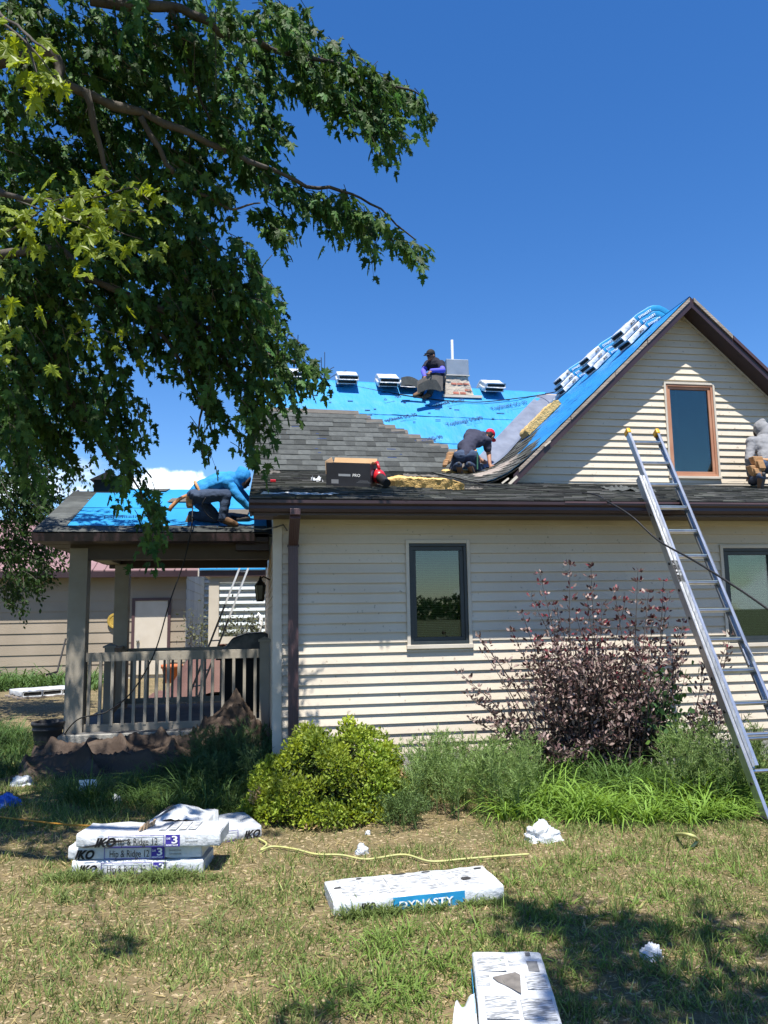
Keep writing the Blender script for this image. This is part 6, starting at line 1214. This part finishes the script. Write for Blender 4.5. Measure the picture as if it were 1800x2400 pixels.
# --- small broadleaf weeds in the lawn (tufts)
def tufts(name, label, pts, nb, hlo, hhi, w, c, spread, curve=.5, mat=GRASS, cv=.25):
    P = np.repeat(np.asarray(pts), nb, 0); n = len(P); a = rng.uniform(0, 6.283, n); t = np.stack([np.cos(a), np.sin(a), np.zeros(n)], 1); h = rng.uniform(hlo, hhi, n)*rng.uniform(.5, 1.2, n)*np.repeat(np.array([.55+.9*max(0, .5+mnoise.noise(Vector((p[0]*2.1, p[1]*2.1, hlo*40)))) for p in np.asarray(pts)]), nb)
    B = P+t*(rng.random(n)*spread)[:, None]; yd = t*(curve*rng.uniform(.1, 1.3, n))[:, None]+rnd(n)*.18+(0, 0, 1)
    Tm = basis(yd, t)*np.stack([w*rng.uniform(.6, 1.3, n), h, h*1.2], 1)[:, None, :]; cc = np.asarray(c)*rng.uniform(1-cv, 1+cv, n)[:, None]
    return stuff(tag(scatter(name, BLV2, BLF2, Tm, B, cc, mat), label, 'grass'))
BLV2 = np.array([(-.5, 0, 0), (.5, 0, 0), (.5, .35, .03), (-.5, .35, .03), (.42, .66, .22), (-.42, .66, .22), (0, .80, .62)]); BLF2 = [(0, 1, 2), (0, 2, 3), (3, 2, 4), (3, 4, 5), (5, 4, 6)]
def region(n, poly):
    poly = np.array([atz(px, py, 0)[:2] for px, py in poly]); lo, hi = poly.min(0), poly.max(0); out = []
    while len(out) < n:
        q = lo+(hi-lo)*rng.random(2); ins = False; j = len(poly)-1
        for i in range(len(poly)):
            a, b = poly[i], poly[j]
            if (a[1] > q[1]) != (b[1] > q[1]) and q[0] < (b[0]-a[0])*(q[1]-a[1])/(b[1]-a[1]+1e-12)+a[0]: ins = not ins
            j = i
        if ins: out.append((q[0], q[1], 0))
    return np.array(out)
tufts('tall_grass', 'bright tall grass along the foot of the purple shrub', region(110, ((1180, 1925), (1500, 1935), (1760, 1930), (1790, 1885), (1500, 1880), (1200, 1885))), 26, .16, .36, .012, (.16, .27, .045), .07, .8)
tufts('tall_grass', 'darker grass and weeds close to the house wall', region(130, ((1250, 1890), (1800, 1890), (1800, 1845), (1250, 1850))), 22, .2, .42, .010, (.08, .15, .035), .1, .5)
tufts('tall_grass', 'shaded weeds between porch and lawn', region(230, ((150, 1900), (600, 1925), (640, 1830), (600, 1790), (420, 1795), (330, 1850), (150, 1870))), 24, .10, .30, .008, (.065, .12, .03), .12, .6)  # dark green: the tree's shade is put into the blade colour
tufts('tall_grass', 'taller shaded weeds beside the draped tarp', region(80, ((420, 1880), (600, 1880), (635, 1800), (560, 1790), (440, 1800))), 26, .22, .42, .008, (.055, .11, .03), .12, .5)  # blades coloured dark for the shade they stand in
tufts('tall_grass', 'shaded grass at the left edge beyond the tarp', region(120, ((-40, 1830), (60, 1830), (70, 1720), (-40, 1700))), 20, .12, .3, .008, (.06, .115, .03), .12, .6)  # shade at this edge put into the dark blade colour
tufts('tall_grass', 'weeds along the foot of the outbuilding', region(120, ((-60, 1622), (230, 1618), (240, 1600), (-60, 1600))), 16, .25, .6, .03, (.075, .14, .04), .3, .6)
tufts('tall_grass', 'grass tufts around the lawn pile of bundles', region(60, ((100, 2075), (540, 2068), (520, 2048), (110, 2058))), 20, .05, .12, .006, (.12, .17, .05), .06, .7)
tufts('tall_grass', 'green grass tufts in the right half of the lawn', np.concatenate([region(150, ((900, 2390), (1800, 2390), (1800, 2000), (1250, 2020), (1050, 2200))), region(60, ((620, 2390), (1100, 2390), (1100, 2180), (780, 2200)))]), 12, .05, .13, .006, (.14, .22, .045), .06, .8)
tufts('tall_grass', 'weed tufts scattered in the dry left lawn', region(90, ((0, 2390), (900, 2390), (800, 2050), (60, 2080))), 12, .04, .09, .006, (.13, .17, .055), .06, .9)
tufts('tall_grass', 'sparse grass against the crosswise bundle', region(90, ((800, 2160), (1190, 2120), (1190, 2112), (800, 2152))), 10, .05, .11, .006, (.13, .18, .05), .03, .5)
# --- feathery weeds beside the lime bush
LEAF2 = M('shrub_leaf', (.1, .15, .04), .5, attr='col', transl=.3, spec=.3)
def weed_stems(name, label, pts, h0, h1, nleaf, lw, ll, c, branch=6, spread=.16):
    st = MB(); P, Y, C_ = [], [], []
    for p in pts:
        H_ = random.uniform(h0, h1); d = np.array((random.gauss(0, .12), random.gauss(0, .12), 1)); st.tube([p, p+d*H_*.5, p+d*H_], [.006, .004, .002], 4, caps=False)
        for b in range(branch):
            t = .2+.75*b/branch; a = random.uniform(0, 6.28); e = np.array((math.cos(a), math.sin(a), .9)); q = p+d*H_*t; L = spread*(1.15-t)*random.uniform(.7, 1.3)+.04
            for k in range(nleaf): s = random.random(); P.append(q+e*L*s); Y.append(e*.6+rng.standard_normal(3)*.6+np.array((0, 0, .3))); C_.append(np.array(c)*random.uniform(.65, 1.35))
    n = len(P); o = scatter(name, fl_, FLF, basis(np.array(Y), rnd(n))*np.stack([np.full(n, lw), rng.uniform(.6, 1.2, n)*ll, np.full(n, ll)], 1)[:, None, :], np.array(P), np.array(C_), LEAF2); tag(o, label, 'weeds'); stuff(o); s_ = st.build('stems', MATS['grass_stem'] if 'grass_stem' in MATS else M('grass_stem', (.10, .15, .05), .7), o); stuff(s_)
weed_stems('feathery_weeds', 'feathery grey green weeds between the lime bush and the purple shrub', region(60, ((960, 1930), (1240, 1925), (1260, 1860), (980, 1862))), .35, .62, 26, .012, .05, (.19, .28, .09), 12)
weed_stems('feathery_weeds', 'feathery weeds at the foot of the ladder', region(46, ((1560, 1900), (1800, 1900), (1800, 1850), (1600, 1850))), .35, .75, 22, .012, .05, (.18, .26, .085), 11)
weed_stems('feathery_weeds', 'dark shaded weeds before the draped tarp', region(48, ((420, 1850), (620, 1880), (640, 1800), (600, 1775), (470, 1790))), .25, .5, 22, .012, .05, (.065, .12, .045), 10)  # same weeds in a darker colour, with the shade painted in
weed_stems('feathery_weeds', 'low weeds at the right foot of the lime bush', region(16, ((900, 1960), (990, 1950), (985, 1925), (910, 1930))), .12, .25, 20, .012, .04, (.10, .16, .05), 8)
# --- lime bush
bc = atz(775, 1948, 0); bush = thing('lime_bush', 'rounded lime green spirea bush at the house corner', 'bush', bc+np.array((0, .45, 0))); c0 = np.array((bc[0]-.02, bc[1]+.5, 0))
P, Y, C_ = [], [], []; sm = MB(); c0 = c0+np.array((.03, .02, 0)); lobes = []
for i in range(150):
    d = rng.standard_normal(3); d[2] = abs(d[2])*.9; d /= np.linalg.norm(d); k = 1+.16*mnoise.noise(Vector(d*2.2+Vector((3, 0, 0)))) if False else 1+.16*mnoise.noise(Vector((d[0]*2.2+3, d[1]*2.2, d[2]*2.2)))
    q = c0+np.array((.10*d[2], 0, 0))+d*np.array((.64, .50, .66))*k*random.uniform(.82, 1.); lobes.append((q, d, random.uniform(.06, .15), random.uniform(.6, 1.15))); sm.tube([c0+np.array((d[0]*.08, d[1]*.08, 0)), (c0+q)/2+np.array((0, 0, .06)), q], [.008, .006, .003], 4, caps=False)
for q, d, r_, tone in lobes:
    yl = random.random(); flower = random.random() < .07
    for j in range(int(15000*r_*r_)):
        e = rng.standard_normal(3); e /= np.linalg.norm(e); e = e+d*.5+np.array((0, 0, .25)); e /= np.linalg.norm(e); p = q+e*r_*random.uniform(.55, 1.08)
        if p[2] < .03: continue
        t = .6*yl+.4*random.random(); P.append(p); Y.append(e*.7+rng.standard_normal(3)*.55+np.array((0, 0, .25))); C_.append((np.array((.38, .45, .045))*t+np.array((.15, .24, .035))*(1-t))*tone*random.uniform(.75, 1.2) if not (flower and e@d > .75) else np.array((.38, .28, .15))*random.uniform(.7, 1.2))
for i in range(7000): d = rng.standard_normal(3); d /= np.linalg.norm(d); d[2] = abs(d[2]); q = c0+d*np.array((.58, .46, .60))*random.random()**.5; P.append(q); Y.append(rng.standard_normal(3)); C_.append(np.array((.07, .11, .025))*random.uniform(.7, 1.2))  # inner fill leaves coloured dark: shade of the hollows put into them
n = len(P); stuff(scatter('foliage', fl_, FLF, basis(np.array(Y), rnd(n)+(0, -.4, .8))*np.stack([rng.uniform(.026, .042, n), rng.uniform(.022, .046, n), np.full(n, .04)], 1)[:, None, :], np.array(P), np.array(C_), LEAF2, bush)); stuff(sm.build('stems', BARK, bush))
# --- purple leaved sand cherry
pb = aty(1430, 1850, 7.35); pur = thing('purple_shrub', 'tall open purple leaved shrub growing in front of the siding', 'shrub', (pb[0], 7.3, 0)); P, Y, C_ = [], [], []; sm = MB(); G_P, G_Y = [], []
DK = np.array((.10, .06, .057)); RD = np.array((.14, .022, .032)); GY = np.array((.33, .245, .22)); PLEAF = M('purple_leaf', (.1, .05, .05), .5, attr='col', transl=.10, spec=.3)  # GY: mauve grey leaves lightened, lit sheen put into the colour
def shoot(tip, base, n, leaf=.055, red=0., thin=False):
    b, e = np.array(base), np.array(tip); mid = (b+e)/2+np.array((random.gauss(0, .05), random.gauss(0, .05), .1)); S_ = spline([b, mid, e], 8); L = len(S_); sm.tube(S_, [.010*(1-.85*i/L) for i in range(L)], 5, caps=False)
    for k in range(n):
        t = (random.random()**.8)*.8+.2 if not thin else random.uniform(.55, 1.); q = S_[min(L-1, int(t*L))]; a = random.uniform(0, 6.28); o = np.array((math.cos(a), math.sin(a), random.uniform(-.1, .8))); l = random.uniform(.0, .12)*(1.15-t)+.015
        if l > .05: sm.tube([q, q+o*l], [.003, .0015], 3, caps=False)
        P.append(q+o*l); Y.append(o*.7+rng.standard_normal(3)*.35+np.array((0, 0, .45))); w = t*red; c = (DK*random.uniform(.6, 1.3) if random.random() > .42 else GY*random.uniform(.6, 1.1)); C_.append(c if random.random() > (w-.45)*.7 else RD*random.uniform(.7, 1.3))
tips = [(1265, 1345), (1335, 1325), (1385, 1330), (1375, 1400), (1300, 1420), (1245, 1400), (1200, 1480), (1225, 1440), (1495, 1340), (1555, 1365), (1565, 1390), (1520, 1390), (1440, 1385), (1465, 1410), (1410, 1420), (1350, 1440), (1600, 1460), (1590, 1480), (1420, 1470), (1530, 1450), (1480, 1470), (1300, 1480), (1260, 1500), (1320, 1530), (1380, 1520), (1440, 1540), (1500, 1540), (1560, 1530)]
for x, y in tips:
    e = aty(x, y, 7.25+random.uniform(-.25, .3)); shoot(e, (pb[0]+(e[0]-pb[0])*.35+random.gauss(0, .08), 7.3+random.gauss(0, .1), .02), 105, leaf=.07, red=1.)
for i in range(185):
    x, y = random.gauss(1395, 125), random.uniform(1490, 1815); e = aty(x, y, 7.15+random.gauss(0, .22)); shoot(e, (pb[0]+(e[0]-pb[0])*.5+random.gauss(0, .1), 7.3+random.gauss(0, .1), .02), 58, red=.15)
for (x, y) in ((1130, 1500), (1135, 1530), (1125, 1495)): shoot(aty(x, y, 7.2), (pb[0]-.6, 7.3, .1), 26, red=.1, thin=True)
for (x, y, n) in ((1180, 1600, 40), (1160, 1730, 46), (1190, 1680, 50), (1200, 1770, 50), (1710, 1490, 60), (1700, 1520, 50), (1650, 1560, 60), (1660, 1650, 70), (1690, 1640, 50), (1640, 1720, 70), (1600, 1760, 60), (1560, 1620, 60), (1290, 1800, 60), (1340, 1820, 60), (1500, 1810, 60)): e = aty(x, y, 7.0+random.uniform(-.2, .2)); shoot(e, (pb[0]+(e[0]-pb[0])*.75, 7.25, .05), n, red=.5 if y < 1540 else .1)
n = len(P); stuff(scatter('foliage', fl_, FLF, basis(np.array(Y), rnd(n)+(0, -.3, .6))*np.stack([np.full(n, .055), rng.uniform(.03, .064, n), np.full(n, .05)], 1)[:, None, :], np.array(P), np.array(C_), PLEAF, pur)); stuff(sm.build('stems', M('dark_stem', (.07, .055, .05), .9), pur)); print('purple', n)
# green vine growing through it
vine = thing('green_vine', 'green leafy vine tangled in the right side of the purple shrub', 'vine', (pb[0]+.35, 7.15, 0)); P, Y, C_ = [], [], []; sm = MB()
for i in range(14):
    e = aty(random.gauss(1530, 45), random.uniform(1560, 1720), 7.05+random.gauss(0, .1)); b = np.array((pb[0]+.35+random.gauss(0, .1), 7.15, .05)); S_ = spline([b, (b+e)/2+rng.standard_normal(3)*.06, e], 8); sm.tube(S_, .004, 4, caps=False)
    for k in range(26): q = S_[random.randint(7, 16)]; P.append(q+rng.standard_normal(3)*.06); Y.append(rng.standard_normal(3)*.6+np.array((0, -.3, -.4))); C_.append(np.array((.04, .095, .03))*random.uniform(.6, 1.4))
for i in range(60): P.append(aty(random.gauss(1580, 22), random.gauss(1735, 14), 6.95+random.gauss(0, .06))); Y.append(rng.standard_normal(3)+np.array((0, -.3, .3))); C_.append(np.array((.15, .27, .06))*random.uniform(.7, 1.3))
n = len(P); stuff(scatter('foliage', fl_, FLF, basis(np.array(Y), rnd(n)+(0, -.8, .5))*np.stack([np.full(n, .11), rng.uniform(.05, .085, n), np.full(n, .06)], 1)[:, None, :], np.array(P), np.array(C_), LEAF2, vine)); stuff(sm.build('stems', MATS['grass_stem'], vine))
# dark shrub behind the porch
P, Y, C_ = [], [], []; ds_ = thing('thin_shrub', 'thin twiggy shrub behind the porch by the ribbed building', 'shrub', aty(520, 1520, 20.5)); sm = MB()
for i in range(60):
    x, y = random.uniform(440, 610), random.uniform(1440, 1510); y = max(y, 1425+abs(x-470)*.0); e = aty(x, y, 20.5+random.gauss(0, .3)); b = e*np.array((1, 1, 0))+np.array((0, 0, .3)); sm.tube([b, e], [.012, .004], 4, caps=False)
    for k in range(22): P.append(e+rng.standard_normal(3)*np.array((.16, .16, .2))+np.array((0, 0, -.15))); Y.append(rng.standard_normal(3)); C_.append(np.array((.12, .13, .07))*random.uniform(.5, 1.4))
n = len(P); stuff(scatter('foliage', fl_, FLF, basis(np.array(Y), rnd(n))*(rng.uniform(.06, .11, n))[:, None, None], np.array(P), np.array(C_), LEAF2, ds_)); stuff(sm.build('stems', BARK, ds_))
for o in bpy.data.objects:
    if '_ex' in o: del o['_ex']
